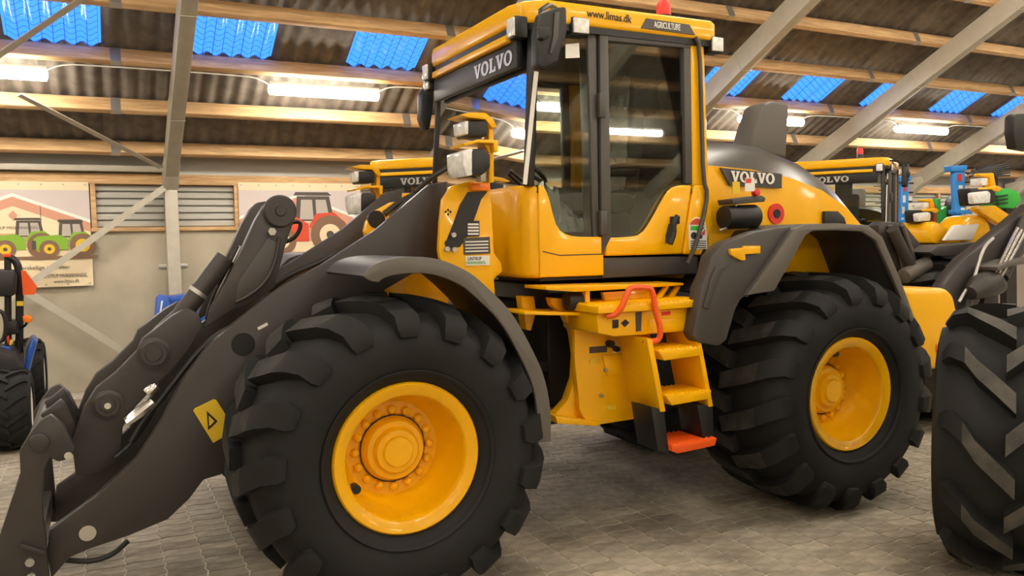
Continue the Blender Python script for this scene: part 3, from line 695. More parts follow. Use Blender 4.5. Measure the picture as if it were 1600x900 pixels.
mb.add(vs, [(i*(nn+1)+j, (i+1)*(nn+1)+j, (i+1)*(nn+1)+j+1, i*(nn+1)+j+1) for i in range(k-1) for j in range(nn)])
obj('hood_cover', mb, COVER, hood, ang=60)
stack = pp(YC, [(1154, 240), (1166, 200), (1178, 166), (1190, 161), (1214, 163), (1216, 172), (1212, 250)])
obj('exhaust_stack', MB().prism(stack, 1.08, 1.32), FEN, L1, .03, 3)
dec = obj('hood_decal', MB().prism(pp(.48, [(1124, 262), (1220, 272), (1220, 294), (1140, 290)]), .47, .484), FEN2, hood)
a, b = V3(1142, 284, .466), V3(1211, 288, .466)
serif_word('VOLVO', 'hood_lettering', (b-a).length, .07, a, b-a, (0, 0, 1), WHT, dec)
x, z = V(1212, 334, .48)
rd = obj('red_sticker', MB().cyl((x, .47, z), (x, .485, z), .068, 28), RED, hood); obj('sticker_centre', MB().cyl((x, .465, z), (x, .475, z), .03, 20), BLK, rd)
obj('side_vent', MB().prism(pp(.475, [(1287, 330), (1308, 330), (1318, 340), (1321, 350), (1287, 350)]), .465, .49), BLK, hood, .004)
# black filter canister with hanging tags between cab and hood
cn = obj('air_filter', MB().cyl(V3(1130, 340, .36), V3(1180, 338, .36), .075, 24), BLK, L1, .012)
obj('filter_bracket', MB().prism(pp(.36, [(1134, 312), (1180, 306), (1186, 310), (1184, 316), (1136, 320)]), .30, .44), FEN2, cn, .004)
for pts, m_ in (([(1144, 284), (1155, 284), (1155, 303), (1144, 303)], YELP), ([(1164, 278), (1178, 278), (1179, 299), (1163, 299)], WHT), ([(1165, 279), (1173, 279), (1172, 286), (1164, 286)], RED)):
    obj('hang_tag', MB().prism(pp(.30, pts), .294-(.002 if m_ is RED else 0), .298), m_, cn)
x, z = V(1181, 301, .3); obj('red_knob', MB().cyl((x, .28, z), (x, .32, z), .022, 14), RED, cn, .004)
obj('hose_line', MB().tube([V3(a, b, .34) for a, b in smooth_pts([(1150, 318), (1147, 335), (1150, 345), (1140, 355), (1124, 360)])], .008, 8), STEEL, cn)
# ---- cab
CY0 = .45
nose = [(1.02, .45), (.95, .463), (.905, .50), (.885, .57), (.88, .65), (.88, mir(.65)), (.885, mir(.57)), (.905, mir(.5)), (.95, mir(.463)), (1.02, mir(.45))]
cab = obj('cab_body', MB().slab(nose, 1.56, 2.09), YEL, L1, .035, 3)
obj('cab_floor', MB().box(1.0, 2.2, .5, mir(.5), 1.54, 1.62), BLK, cab)
low = smooth_pts([(.97, 2.088), (1.0, 2.085), (1.035, 2.03), (1.06, 1.93), (1.09, 1.84), (1.16, 1.80), (1.25, 1.79), (1.40, 1.79)], 1)
side = [(.97, 1.565)]+low+[(1.40, 1.562)]
doorlow = smooth_pts([(1.415, 1.785), (1.58, 1.785), (1.67, 1.80), (1.74, 1.88), (1.82, 2.0), (1.88, 2.075), (1.95, 2.10), (2.06, 2.10)], 1)
for s in (0, 1):
    yy = lambda a, b: (a, b) if s == 0 else (mir(b), mir(a))
    obj('side_panel', MB().prism(side, *yy(.445, .51)), YEL, cab, .014, 3)
    dr = obj('door', MB().prism([(1.415, 1.675)]+doorlow+[(1.975, 1.672)], *yy(.443, .51)), YEL, L1, .014, 3)
    obj('rear_panel', MB().prism([(1.985, 1.672), (2.07, 2.10), (2.20, 2.10), (2.225, 1.85), (2.13, 1.66)], *yy(.443, .51)), YEL, cab, .014, 3)
    obj('rear_pillar', MB().prism([(2.055, 2.09), (2.20, 2.09), (2.165, 3.02), (2.05, 3.02)], *yy(.448, .54)), YEL, cab, .02, 3)
    obj('skirt', MB().prism([(1.405, 1.545), (1.405, 1.665), (2.12, 1.655), (2.12, 1.545)], *yy(.47, .54)), FEN2, cab, .006)
    obj('door_frame', MB().prism([(1.385, 1.68), (1.385, 2.99), (1.445, 2.985), (1.455, 1.79)], *yy(.438, .50)), FRAME, dr, .008)
    obj('door_frame', MB().prism([(1.44, 2.925), (1.44, 2.987), (2.045, 2.985), (2.045, 2.935)], *yy(.44, .50)), FRAME, dr, .006)
    obj('door_frame', MB().prism([(1.995, 2.935), (2.05, 2.935), (2.058, 2.105), (2.005, 2.105)], *yy(.44, .50)), FRAME, dr, .006)
    obj('centre_pillar', MB().prism([(1.31, 3.0), (1.375, 3.0), (1.378, 1.60), (1.335, 1.60)], *yy(.452, .56)), FRAME, cab, .012)
    obj('front_pillar', MB().bar((.925, yy(.48, 0)[s], 2.08), (.985, yy(.50, 0)[s], 2.98), .05, .05), BLK, cab, .008)
    obj('window_gasket', MB().strip([(x, z) for x, z in low], *yy(.450, .475), .045), BLK, cab)
    obj('window_gasket', MB().strip([(x, z) for x, z in doorlow], *yy(.450, .475), .05), BLK, dr)
    obj('side_window', MB().prism([(.96, 2.075)]+low[2:]+[(1.335, 1.79), (1.315, 2.99), (.985, 2.97)], *yy(.464, .468)), GLS, cab)
    obj('door_window', MB().prism([(1.45, 1.785)]+doorlow[3:]+[(2.0, 2.10), (2.0, 2.94), (1.44, 2.94)], *yy(.464, .468)), GLS, dr)
    if s == 0:
        for z in (2.55, 1.87):
            obj('hinge', MB().box(1.365, 1.41, .415, .45, z-.07, z+.07), FRAME, dr, .006)
        obj('door_handle', MB().tube([(x, .405, z) for x, z in smooth_pts(pp(.41, [(1058, 338), (1051, 350), (1052, 365), (1046, 381)]), 1)], .019, 10), BLK, dr)
        obj('handle_mount', MB().prism(pp(.42, [(1050, 338), (1062, 339), (1062, 350), (1050, 350)]), .415, .446), BLK, dr, .006)
        obj('handle_recess', MB().prism(pp(.44, [(1045, 350), (1050, 348), (1048, 376), (1040, 380), (1040, 368)]), .438, .445), FRAME, dr)
        ds = obj('door_sticker', MB().prism([(x, z) for x, z in pp(.44, [(1077, 390), (1076, 352), (1080, 344), (1088, 339), (1096, 341), (1102, 348), (1104, 360), (1105, 389)])], .438, .444), WHT, cab)
        for pts, m_ in (([(1078, 351), (1081, 345), (1088, 341), (1096, 343), (1101, 351)], REDP), ([(1079, 353), (1093, 353), (1093, 360), (1079, 360)], GRN), ([(1093, 351), (1101, 356), (1092, 366)], GRN),
                        ([(1097, 363), (1102, 358), (1101, 367), (1096, 368)], REDP)):
            obj('sticker_shape', MB().prism(pp(.437, pts), .4355, .439), m_, ds)
        for px, py, r in ((1084, 368, .022), (1095, 370, .012)):
            x, z = V(px, py, .437); obj('sticker_dot', MB().cyl((x, .4345, z), (x, .438, z), r, 16), BLK, ds)
        for k in range(4): obj('sticker_line', MB().prism(pp(.437, [(1079, 376+3.4*k), (1103, 376+3.4*k), (1103, 377.5+3.4*k), (1079, 377.5+3.4*k)]), .4355, .439), FRAME, ds)
        obj('window_sticker', MB().prism(pp(.46, [(884, 69), (905, 67), (906, 90), (884, 91)]), .461, .4635), WHT, cab)
obj('drain_tube', MB().tube([(x, .425, z) for x, z in smooth_pts(pp(.425, [(1086, 58), (1093, 70), (1096, 180), (1099, 283), (1106, 302), (1098, 345), (1086, 385), (1074, 412)]), 1)], .014, 8), FRAME, cab)
obj('panel_seam', MB().prism([(.99, 1.715), (1.10, 1.69), (1.40, 1.69), (1.40, 1.684), (1.10, 1.684), (.99, 1.709)], .4435, .446), DARK, cab)  # thin dark strip paints the shade line of the panel crease
obj('windscreen', MB().add([(.915, .52, 2.08), (.915, mir(.52), 2.08), (.975, mir(.54), 2.97), (.975, .54, 2.97)], [(0, 1, 2, 3)]), GLS, cab)
obj('rear_window', MB().add([(2.19, .52, 2.2), (2.19, mir(.52), 2.2), (2.16, mir(.54), 2.97), (2.16, .54, 2.97)], [(0, 1, 2, 3)]), GLS, cab)
obj('rear_wall', MB().box(2.17, 2.21, .5, mir(.5), 1.56, 2.2), BLK, cab)
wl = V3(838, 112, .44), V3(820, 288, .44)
obj('pillar_trim', MB().bar(wl[0], wl[1], .012, .022, (1, 0, 0)), WHT, cab)  # pale strip paints in the highlight along the front pillar
# roof
rp = [(1.02, .42), (2.20, .42), (2.26, .46), (2.27, .6), (2.27, mir(.6)), (2.26, mir(.46)), (2.2, mir(.42)), (1.02, mir(.42)), (.92, mir(.50)), (.88, mir(.62)), (.88, .62), (.92, .50)]
roof = obj('cab_roof', MB().slab(rp, 2.99, 3.115), YEL, L1, .022, 3)
obj('roof_liner', MB().slab([(x if x > 1 else x+.015, YC+(y-YC)*.985) for x, y in rp], 2.955, 3.0), BLK, roof)
obj('front_band', MB().box(.905, .945, .56, mir(.56), 2.755, 2.955), BLK, roof, .01)
obj('visor_strip', MB().box(.868, .91, .62, mir(.62), 2.905, 2.95), YEL, roof, .01)
fb = serif_word('VOLVO', 'roof_lettering', .54, .085, (.903, 1.14, 2.785), (0, -1, 0), (.02, 0, 1), STEEL, roof)
ad = obj('dark_decal', MB().prism(pp(.42, [(1001, 44), (1009, 29), (1076, 39), (1085, 55)]), .412, .424), FRAME, roof)
a, b = V3(1022, 43, .41), V3(1063, 48, .41); text('AGRICULTURE', 'roof_lettering', (b-a).length, a, b-a, (0, 0, 1), WHT, ad, .038, .0015, .01)
a, b = V3(917, 26, .416), V3(987, 36, .416); text('www.limas.dk', 'roof_lettering', (b-a).length, a, b-a, (0, 0, 1), DARK, roof, .045, .0012, .006)
def sq_lamp(c, sx, sy, sz, face, par):
    x, y, z = c
    b = obj('work_lamp', MB().box(x-sx/2, x+sx/2, y-sy/2, y+sy/2, z-sz/2, z+sz/2), BLK, par, .012)
    if face == 'x': l = MB().box(x-sx/2-.012, x-sx/2+.004, y-sy*.42, y+sy*.42, z-sz*.42, z+sz*.42)
    elif face == 'r': l = MB().box(x+sx/2-.004, x+sx/2+.012, y-sy*.42, y+sy*.42, z-sz*.42, z+sz*.42)
    else: l = MB().box(x-sx*.42, x+sx*.42, y-sy/2-.012, y-sy/2+.004, z-sz*.42, z+sz*.42)
    obj('lens', l, LENS, b, .005)
x, z = V(893, 25, .42); sq_lamp((1.24, .46, 2.985), .12, .10, .10, 'y', roof)
sq_lamp((.90, .53, 2.965), .08, .10, .12, 'x', roof); sq_lamp((.90, mir(.53), 2.965), .08, .10, .12, 'x', roof)
sq_lamp((.93, mir(.47), 2.90), .08, .10, .10, 'x', roof)
sq_lamp((2.24, .47, 2.97), .10, .10, .10, 'y', roof); sq_lamp((2.24, mir(.47), 2.97), .10, .10, .10, 'r', roof)
x, z = V(1037, 14, 1.0)
be = obj('beacon_base', MB().cyl((x, 1.0, 3.11), (x, 1.0, 3.29), .05, 20), BLK, roof, .006)
obj('beacon', MB().lathe([(.05, 0), (.05, .05), (.045, .08), (.03, .1), (0, .105)], 20), RED, be, loc=(x, 1.0, 3.29)).rotation_euler.x = math.pi/2
# mirrors
mr = obj('side_mirror', MB().prism(pp(.2, [(840, 22), (862, 14), (881, 12), (881, 55), (872, 78), (868, 100), (845, 112), (834, 106), (834, 55)]), .16, .24), BLK, L1, .02, 3)
obj('mirror_glass', MB().prism(pp(.2, [(839, 60), (841, 32), (843, 34), (842, 100), (838, 104)]), .168, .232), CHR, mr)
obj('mirror_panel', MB().prism(pp(.155, [(866, 20), (874, 18), (872, 60), (862, 84), (858, 84), (864, 56)]), .150, .162), FRAME, mr, .004)
obj('mirror_clamp', MB().prism(pp(.15, [(841, 44), (856, 42), (858, 58), (848, 64), (841, 60)]), .13, .17), BLK, mr, .006)
obj('mirror_arm', MB().tube([V3(868, 12, .44), V3(857, 8, .32), V3(845, 16, .22), V3(842, 50, .2)], .014, 8), BLK, mr)
mr = obj('side_mirror', MB().prism(pp(2.15, [(655, 148), (664, 135), (676, 135), (674, 170), (668, 204), (661, 205), (654, 186)]), 2.1, 2.2), BLK, L1, .015)
obj('mirror_arm', MB().tube([V3(704, 124, 1.98), V3(680, 130, 2.1), V3(666, 134, 2.15), V3(664, 150, 2.15)], .016, 8), BLK, mr)
# inside the cab
obj('seat_base', MB().box(1.62, 2.0, 1.0, 1.42, 1.62, 1.95), BLK, cab, .03)
obj('seat_cushion', MB().box(1.5, 2.0, .95, 1.47, 1.95, 2.08), SEATM, cab, .05, 3)
obj('seat_back', MB().prism([(1.92, 2.02), (2.04, 2.04), (2.12, 2.62), (2.02, 2.66), (1.96, 2.5)], .97, 1.45), SEATM, cab, .05, 3)
obj('headrest', MB().prism([(2.02, 2.62), (2.11, 2.62), (2.12, 2.84), (2.04, 2.84)], 1.08, 1.34), SEATM, cab, .035, 3)
obj('armrest', MB().box(1.55, 1.95, .84, .94, 2.18, 2.25), BLK, cab, .03)
obj('side_console', MB().box(1.45, 2.1, 1.55, 1.85, 1.62, 2.15), FEN2, cab, .04)
obj('grab_bar', MB().tube([(1.5, .56, 2.2), (1.6, .55, 2.22), (2.02, .55, 2.22)], .016, 8), BLK, dr)
obj('steering_column', MB().tube([(1.08, YC, 1.62), (1.12, YC, 1.9), (1.22, YC, 2.2)], [.10, .07, .045], 14), BLK, cab)
mb = MB(); cw_ = Vector((1.235, YC, 2.24)); ax = Vector((.55, 0, .83)).normalized(); e1 = Vector((0, 1, 0)); e2 = ax.cross(e1)
mb.tube([cw_+(e1*math.cos(t*math.pi/12)+e2*math.sin(t*math.pi/12))*.2 for t in range(25)], .016, 8, False)
for t in (0, 8, 16): mb.cyl(cw_, cw_+(e1*math.cos(t*math.pi/12)+e2*math.sin(t*math.pi/12))*.2, .013, 8)
obj('steering_wheel', mb, BLK, cab)
obj('dashboard', MB().box(.95, 1.12, .75, mir(.75), 1.95, 2.16), BLK, cab, .04)
def crumpled(x0, x1, y0, y1, z0, z1, seed):
    rnd = random.Random(seed); n = 20; mb = MB(); vs = []
    for j in range(n+1):
        for i in range(n+1):
            u, v = i/n, j/n; e = min(u, 1-u, v, 1-v)*3
            vs.append((x0+(x1-x0)*u+rnd.uniform(-.012, .012), y0+(y1-y0)*v+rnd.uniform(-.012, .012), z0+(z1-z0)*min(1, e)*rnd.uniform(.3, 1)))
    return mb.add(vs, [(j*(n+1)+i, j*(n+1)+i+1, (j+1)*(n+1)+i+1, (j+1)*(n+1)+i) for j in range(n) for i in range(n)])
obj('plastic_wrap', crumpled(1.02, 1.42, .62, 1.1, 1.82, 2.15, 1), FOIL, cab, ang=10)
mb = crumpled(0, .5, 0, .55, 0, .09, 2)
o = obj('seat_wrap', MB().add([(1.90-z+.1*(x), .94+y, 2.1+x*1.5) for x, y, z in mb.v], mb.f), FOIL, cab, ang=10)
# ---- steps, side plates and rails on the near side
plate = pp(.38, [(898, 488), (1012, 492), (1022, 560), (1040, 640), (1022, 650), (985, 656), (922, 666), (914, 655), (906, 640), (898, 560)])
fp = obj('frame_plate', MB().prism(plate, .38, .43), YEL, L1, .006)
ring = pp(.45, [(858, 465), (906, 468), (906, 660), (862, 658), (866, 645), (884, 625), (896, 590), (898, 555), (893, 520), (880, 492), (862, 478)])
obj('hitch_plate', MB().prism(ring, .43, .50), YEL, L1, .006)
obj('hitch_plate', MB().prism(pp(.6, [(815, 463), (835, 463), (838, 488), (830, 517), (822, 515)]), .6, .68), YEL, L1, .006)
obj('belly_plate', MB().prism(pp(.4, [(862, 648), (925, 656), (930, 664), (866, 660)]), .36, .8), YEL, L1, .004)
def on(pts, Y, d, m_, nm, par, bv=0): return obj(nm, MB().prism(pp(Y, pts), Y-d, Y+.003), m_, par, bv)
on([(921, 542), (948, 540), (948, 550), (921, 552)], .379, .004, FRAME, 'plate_label', fp); on([(921, 560), (936, 558), (936, 568), (921, 569)], .379, .004, YELP, 'plate_label', fp)
on([(940, 555), (1004, 551), (1010, 583), (948, 588)], .379, .012, YEL, 'cover_panel', fp, .004)
on([(948, 632), (962, 631), (962, 640), (948, 641)], .379, .004, YELP, 'plate_label', fp)
for px, py in ((946, 578), (995, 614), (940, 618), (1006, 552), (1014, 553)):
    x, z = V(px, py, .37); obj('bolt', MB().cyl((x, .36, z), (x, .382, z), .011, 8), STEEL, fp)
x, z = V(952, 537, .37); obj('drain_plug', MB().cyl((x, .34, z), (x, .382, z), .022, 14), BLK, fp)
for px in (962, 972):
    x, z = V(px, 545, .37); obj('coupling', MB().cyl((x, .35, z), (x, .382, z), .017, 14), BLK, fp)
on([(958, 540), (976, 539), (976, 550), (958, 551)], .379, .005, WHT, 'coupling_plate', fp)
bx = obj('tool_box', MB().prism(pp(.12, [(932, 487), (1008, 482), (1091, 477), (1092, 516), (1008, 523), (960, 526), (935, 521)]), .12, .5), YEL, L1, .008)
on([(957, 500), (966, 499), (966, 512), (957, 513)], .119, .004, BLK, 'box_latch', bx, .001)
on([(970, 505), (977, 499), (983, 504), (976, 511)], .119, .004, BLK, 'box_mark', bx)
for px in (997, 1083): on([(px-4, 488), (px+5, 487), (px+4, 517), (px-3, 518)], .119, .005, FRAME, 'hinge_strip', bx)
on([(1034, 487), (1047, 486), (1047, 492), (1034, 493)], .119, .004, RED, 'red_label', bx)
on([(1012, 500), (1072, 496), (1072, 516), (1012, 521)], .119, .003, YEL, 'box_panel', bx, .002)
dx0, dz = V(930, 478, .1); dx1 = V(1098, 468, .1)[0]; nt = 22; saw = []
for i in range(nt): saw += [(dx0+(dx1-dx0)*i/nt, dz-.004), (dx0+(dx1-dx0)*(i+.5)/nt, dz+.008)]
obj('deck_step', MB().prism(saw+[(dx1, dz-.004), (dx1, dz-.04), (dx0, dz-.04)], .07, .5), YEL, L1, .001)
obj('walkway', MB().prism(pp(.25, [(853, 448), (1068, 442), (1068, 446), (900, 456), (853, 453)]), .25, .5), YEL, L1, .002)
obj('riser', MB().prism(pp(.32, [(942, 457), (1020, 452), (1030, 478), (948, 480)]), .32, .35), YEL, L1, .003)
for a in (1024, 1042): obj('gusset', MB().prism(pp(.28, [(a, 468), (a+18, 447), (a+22, 448), (a+8, 470)]), .28, .31), YEL, L1, .002)
cn = obj('canister', MB().cyl(V3(884, 471, .34), V3(914, 470, .34), .052, 24), BLK, L1, .008)
obj('canister_bracket', MB().prism(pp(.3, [(912, 454), (919, 452), (919, 488), (912, 488)]), .28, .42), YEL, cn, .003)
obj('canister_shelf', MB().prism(pp(.34, [(815, 486), (925, 488), (925, 493), (815, 491)]), .3, .6), YEL, cn, .003)
obj('hand_rail', MB().tube([(x, y, z) for x, y, z in smooth_pts([tuple(V3(a, b, yv)) for a, b, yv in ((948, 494, .10), (962, 492, .07), (972, 480, .05), (982, 452, .05), (990, 449, .05), (1014, 449, .05), (1020, 456, .05), (1024, 485, .05), (1032, 512, .04), (1031, 530, .05), (1020, 534, .07), (1004, 531, .09))], 2)], .017, 10), ORA, L1)
for pts in ([(1000, 528), (1016, 530), (1037, 642), (1022, 644)], [(1076, 518), (1089, 516), (1111, 634), (1098, 636)]):
    a = pp(.06, pts); obj('ladder_rail', MB().prism([(a[0][0]+.03, a[0][1])]+a[1:3]+[(a[3][0]+.03, a[3][1])], .04, .33), YEL, L1, .004)
for (x0, y0), (x1, y1) in (((1024, 548), (1091, 545)), ((1036, 618), (1106, 614))):
    a, b = V(x0, y0, .06), V(x1, y1, .06); n = 10; sw = []
    for i in range(n): sw += [(a[0]+(b[0]-a[0])*i/n, a[1]), (a[0]+(b[0]-a[0])*(i+.5)/n, a[1]+.012)]
    obj('ladder_step', MB().prism(sw+[(b[0], a[1]), (b[0]-.01, a[1]-.045), (a[0]+.04, a[1]-.055)], .03, .26), YEL, L1, .001)
for pts in ([(1016, 636), (1036, 640), (1044, 708), (1026, 704)], [(1088, 632), (1112, 633), (1114, 690), (1098, 690)]):
    obj('rubber_strap', MB().prism(pp(.06, pts), .05, .245), BLK, L1, .003)
a, b = V(1043, 694, .06), V(1113, 686, .06); n = 9; sw = []
for i in range(n): sw += [(a[0]+(b[0]-a[0])*i/n, a[1]), (a[0]+(b[0]-a[0])*(i+.5)/n, a[1]+.011)]
obj('bottom_step', MB().prism(sw+[(b[0], a[1]), (b[0]-.015, a[1]-.04), (a[0]+.04, a[1]-.05), (a[0], a[1]-.03)], .02, .26), ORA, L1, .002)
# ================================================================== the other machines
def VH(px, py, z):
    d = CR*(px-800)+CD*(py-450)+_f*FPX; t = (z-CAM.z)/d.z; return CAM+d*t
def copy_tree(o, parent, skip=()):
    c = o.copy(); col.objects.link(c); c.parent = parent
    for k in ('label', 'category', 'group'):
        if k in c: del c[k]
    for ch in list(o.children):
        if ch.name.split('.')[0] not in skip: copy_tree(ch, c, skip)
    return c
LINK = ('lift_arm', 'bell_crank', 'link_lever', 'tilt_cylinder', 'hydraulic_pipe', 'hydraulic_hose', 'hose_fitting', 'carrier_plate', 'carrier_hook', 'carrier_tube', 'carrier_bar', 'cross_tube', 'warning_sticker', 'arm_sticker', 'pin_cap')
def loader_copy(label, px, py, s, face, skip):
    p = VH(px, py, 3.115*s); f = Vector((*face, 0)).normalized()
    loc = p-f*.6*s; r = bpy.data.objects.new('wheel_loader', None); col.objects.link(r)
    r.location = (loc.x, loc.y, 0); r.scale = (s, s, s); r.rotation_euler.z = math.atan2(-f.y, -f.x)
    tag(r, label, 'wheel loader')
    for ch in list(L1.children):
        if ch.name.split('.')[0] not in skip: copy_tree(ch, r, skip)
    for ch in r.children_recursive:
        if ch.type == 'MESH' and ch.data == fb.data: ch.location.y += .34
    return r
loader_copy('yellow wheel loader behind the large loader, its cab beside the red tractor banner', 655, 247, .86, (-.72, -.69), LINK+('lamp_mast', 'plastic_wrap', 'seat_wrap', 'side_mirror'))
loader_copy('yellow wheel loader with red beacon beyond the large loader\'s engine hood', 1298, 250, .87, (-.85, -.53), LINK+('plastic_wrap', 'seat_wrap', 'lamp_mast', 'lift_tower', 'inner_tower'))
# ---- yellow loader with dark linkage beyond the counterweight
L4 = thing('wheel_loader', 'yellow wheel loader with dark arm and chromed pipes beyond the counterweight', 'wheel loader', (*VH(1530, 560, .0).xy, 0))
def q4(nm, Y, d, pts, m_, par=None, bv=.01): return obj(nm, MB().prism(pp(Y, pts), Y, Y+d), m_, par or L4, bv)
q4('lift_arm', 1.0, .12, [(1615, 318), (1570, 356), (1530, 388), (1508, 404), (1488, 428), (1476, 446), (1466, 470), (1462, 640), (1530, 640), (1548, 500), (1562, 440), (1615, 380)], GREY)
obj('tilt_cylinder', MB().cyl(V3(1606, 345, .95), V3(1562, 432, .95), .075, 18), GREY, L4)
for k in range(3): obj('chromed_pipe', MB().cyl(V3(1590+k*6, 356+k*3, .85), V3(1550+k*5, 436+k*2, .85), .013, 8), CHR, L4)
obj('knuckle', MB().tube([V3(1516, 458, .9), V3(1530, 448, .9), V3(1548, 442, .9), V3(1562, 448, .9)], [.06, .11, .12, .07], 16), GREY, L4)
q4('link_lever', .9, .1, [(1524, 450), (1536, 448), (1532, 470), (1518, 492), (1506, 505), (1498, 500), (1516, 478)], GREY)
q4('link_lever', .92, .1, [(1542, 455), (1560, 455), (1556, 520), (1540, 530), (1536, 480)], DARK)
for a in ((1538, 455), (1552, 452), (1530, 500)):
    x, z = V(*a, .88); obj('pin_boss', MB().cyl((x, .86, z), (x, .92, z), .05, 18), GREY, L4, .008)
obj('hydraulic_hose', MB().tube([V3(a, b, .93) for a, b in smooth_pts([(1552, 372), (1538, 385), (1528, 415), (1522, 435), (1508, 455), (1498, 472)])], .014, 8), STEEL, L4)
q4('fender', .8, .5, [(1558, 417), (1580, 408), (1606, 402), (1606, 412), (1585, 415), (1560, 424)], FEN)
q4('lift_tower', 1.4, .08, [(1525, 327), (1530, 322), (1556, 321), (1582, 338), (1574, 356), (1562, 350)], YEL)
q4('lift_tower', 1.8, .08, [(1416, 370), (1430, 352), (1442, 346), (1458, 345), (1456, 356), (1445, 358), (1424, 382)], YEL)
bn = q4('bonnet', 1.45, .3, [(1500, 383), (1504, 352), (1518, 338), (1536, 335), (1546, 344), (1552, 360), (1545, 384)], YEL, bv=.05)
q4('white_panel', 1.40, .04, [(1476, 376), (1492, 352), (1531, 350), (1520, 375)], WHT, bn)
q4('side_cover', 1.5, .4, [(1456, 380), (1457, 356), (1463, 345), (1484, 356), (1480, 372), (1468, 382)], YEL, bv=.03)
q4('deck_plate', 1.5, .4, [(1420, 386), (1560, 380), (1560, 390), (1420, 394)], YEL)
q4('fender', 1.3, .5, [(1452, 394), (1466, 384), (1530, 378), (1540, 384), (1520, 400), (1462, 400)], FEN2)
q4('chassis', 1.55, .35, [(1470, 392), (1560, 390), (1560, 560), (1470, 560)], DARK)
for Y, dx, dy, s in ((1.35, 0, 0, 1), (1.75, -90, 30, .74)):
    h = lambda a, b: (1535+dx+(a-1535)*s, 310+dy+(b-310)*s)
    hb = q4('headlamp', Y-.1, .14, [h(1516, 294), h(1550, 292), h(1557, 300), h(1556, 318), h(1520, 322)], BLK, bv=.02)
    q4('lens', Y-.14, .06, [h(1520, 301), h(1545, 298), h(1549, 302), h(1548, 317), h(1522, 319)], LENS, hb, .015)
    q4('lamp_shelf', Y-.1, .14, [h(1528, 294), h(1560, 290), h(1566, 294), h(1562, 300), h(1530, 297)], YEL, hb)
    q4('lamp_mast', Y-.05, .06, [h(1530, 271), h(1553, 270), h(1557, 291), h(1548, 292), h(1547, 277), h(1530, 275)], YEL, hb)
    q4('work_lamp', Y-.06, .12, [h(1534, 278), h(1544, 278), h(1544, 290), h(1534, 290)], LENS, hb)
o = bpy.data.objects.new('tyre', tyre_me); col.objects.link(o); o.parent = L4; p = V3(1492, 500, 1.35)
o.location = Vector((p.x, 1.35, .76))-org(L4); o.rotation_euler = (0, 0, .35)
# ---- dark linkage of the machine standing between the two
LK = L4
Yk = 1.5
for pts in ([(1372, 352), (1380, 346), (1406, 348), (1416, 372), (1440, 432), (1428, 445), (1400, 420), (1376, 380)], [(1404, 350), (1410, 346), (1462, 410), (1456, 414), (1430, 396)]):
    obj('arm_plate', MB().prism(pp(Yk, pts), Yk, Yk+.12), GREY, LK, .01)
for k in range(2): obj('side_rib', MB().tube([V3(a+k*20, b, Yk-.02) for a, b in smooth_pts([(1390, 352), (1400, 380), (1410, 410), (1412, 432)])], .02, 8), FEN, LK)
obj('tilt_cylinder', MB().cyl(V3(1394, 358, Yk-.08), V3(1428, 425, Yk-.08), .05, 14), GREY, LK)
obj('pivot', MB().cyl(V3(1412, 432, Yk-.1), V3(1448, 412, Yk-.1), .07, 16), FEN, LK, .01)
obj('stand_frame', MB().prism(pp(Yk, [(1410, 430), (1440, 425), (1446, 640), (1420, 640)]), Yk, Yk+.2), DARK, LK, .01)
# ---- dusty chevron tyre of the machine at the edge of the aisle
T5 = thing('tractor_wheel', 'dusty black tyre with worn chevron lugs at the aisle edge', 'wheel', (3.01, -1.0, 0))
tm = mesh_of('tyre', tyre_mb(R=.70, rb=.30, yi=.56, nl=11, lug_h=.075, sweep=-25, lw=.19, style='bar'), ang=40); tm.materials.append(RUB); worn(tm, .675, RUBD)
o = bpy.data.objects.new('tyre', tm); col.objects.link(o); o.parent = T5; o.rotation_euler = (0, 0, math.radians(90-57.6)+math.pi); o.location = (-.15, .235, .70)
rm_ = mesh_of('rim', MB().lathe([(r*.86, y+.03) for r, y in rimp], 40)); rm_.materials.append(FEN)
r5 = bpy.data.objects.new('rim', rm_); col.objects.link(r5); r5.parent = T5; r5.rotation_euler = o.rotation_euler; r5.location = o.location
# ---- blue compact tractor by the banner
CT = thing('compact_tractor', 'blue compact tractor with black roll bar and orange warning triangle', 'tractor', (*VH(15, 700, 0).xy, 0))
wp = VH(44, 713, 0); Ya = wp.y
def small_wheel(x, y, R, w, par):
    k = R/.765; t = tyre_mb(R=.765, rb=.40, yi=w/k, nl=14, lug_h=.05, sweep=16, lw=.16, style='bar'); t.v = [(x_*k, y_*k, z_*k) for x_, y_, z_ in t.v]
    ty = obj('tyre', t, RUB, par, loc=(x, y, R)); ty.rotation_euler.z = math.pi/2
    rm = obj('rim', MB().lathe([(.41*k, .08), (.415*k, .0), (.40*k, -.02), (.37*k, -.01), (.36*k, .03), (.3*k, .05), (0, .055)], 32), WHT, par, loc=(x, y, R)); rm.rotation_euler.z = math.pi/2
    obj('hub', MB().lathe([(R*.16, .08), (R*.15, .03), (0, .02)], 16), STEEL, rm, loc=(x, y, R)).location = (0, 0, 0)
small_wheel(wp.x, Ya+.36, .36, .30, CT)
wq = VH(66, 648, 0); small_wheel(wq.x, wq.y+.3, .40, .26, CT)
def qt(nm, Y, d, pts, m_, par=None, bv=.01): return obj(nm, MB().prism(pp(Y, pts), Y, Y+d), m_, par or CT, bv)
Yt = Ya+.5
qt('bonnet', Yt, .6, [(-60, 600), (-60, 540), (0, 548), (22, 556), (32, 578), (30, 600)], DARK, bv=.03)
qt('fender', Yt+.5, .35, [(33, 588), (45, 530), (50, 527), (57, 535), (50, 560), (43, 590)], BLU, bv=.02)
qt('fender_edge', Yt+.48, .3, [(30, 588), (40, 535), (46, 528), (50, 528), (42, 545), (36, 588)], FEN, bv=.01)
qt('floor_pan', Yt+.3, .8, [(-60, 560), (34, 556), (34, 600), (-60, 610)], DARK)
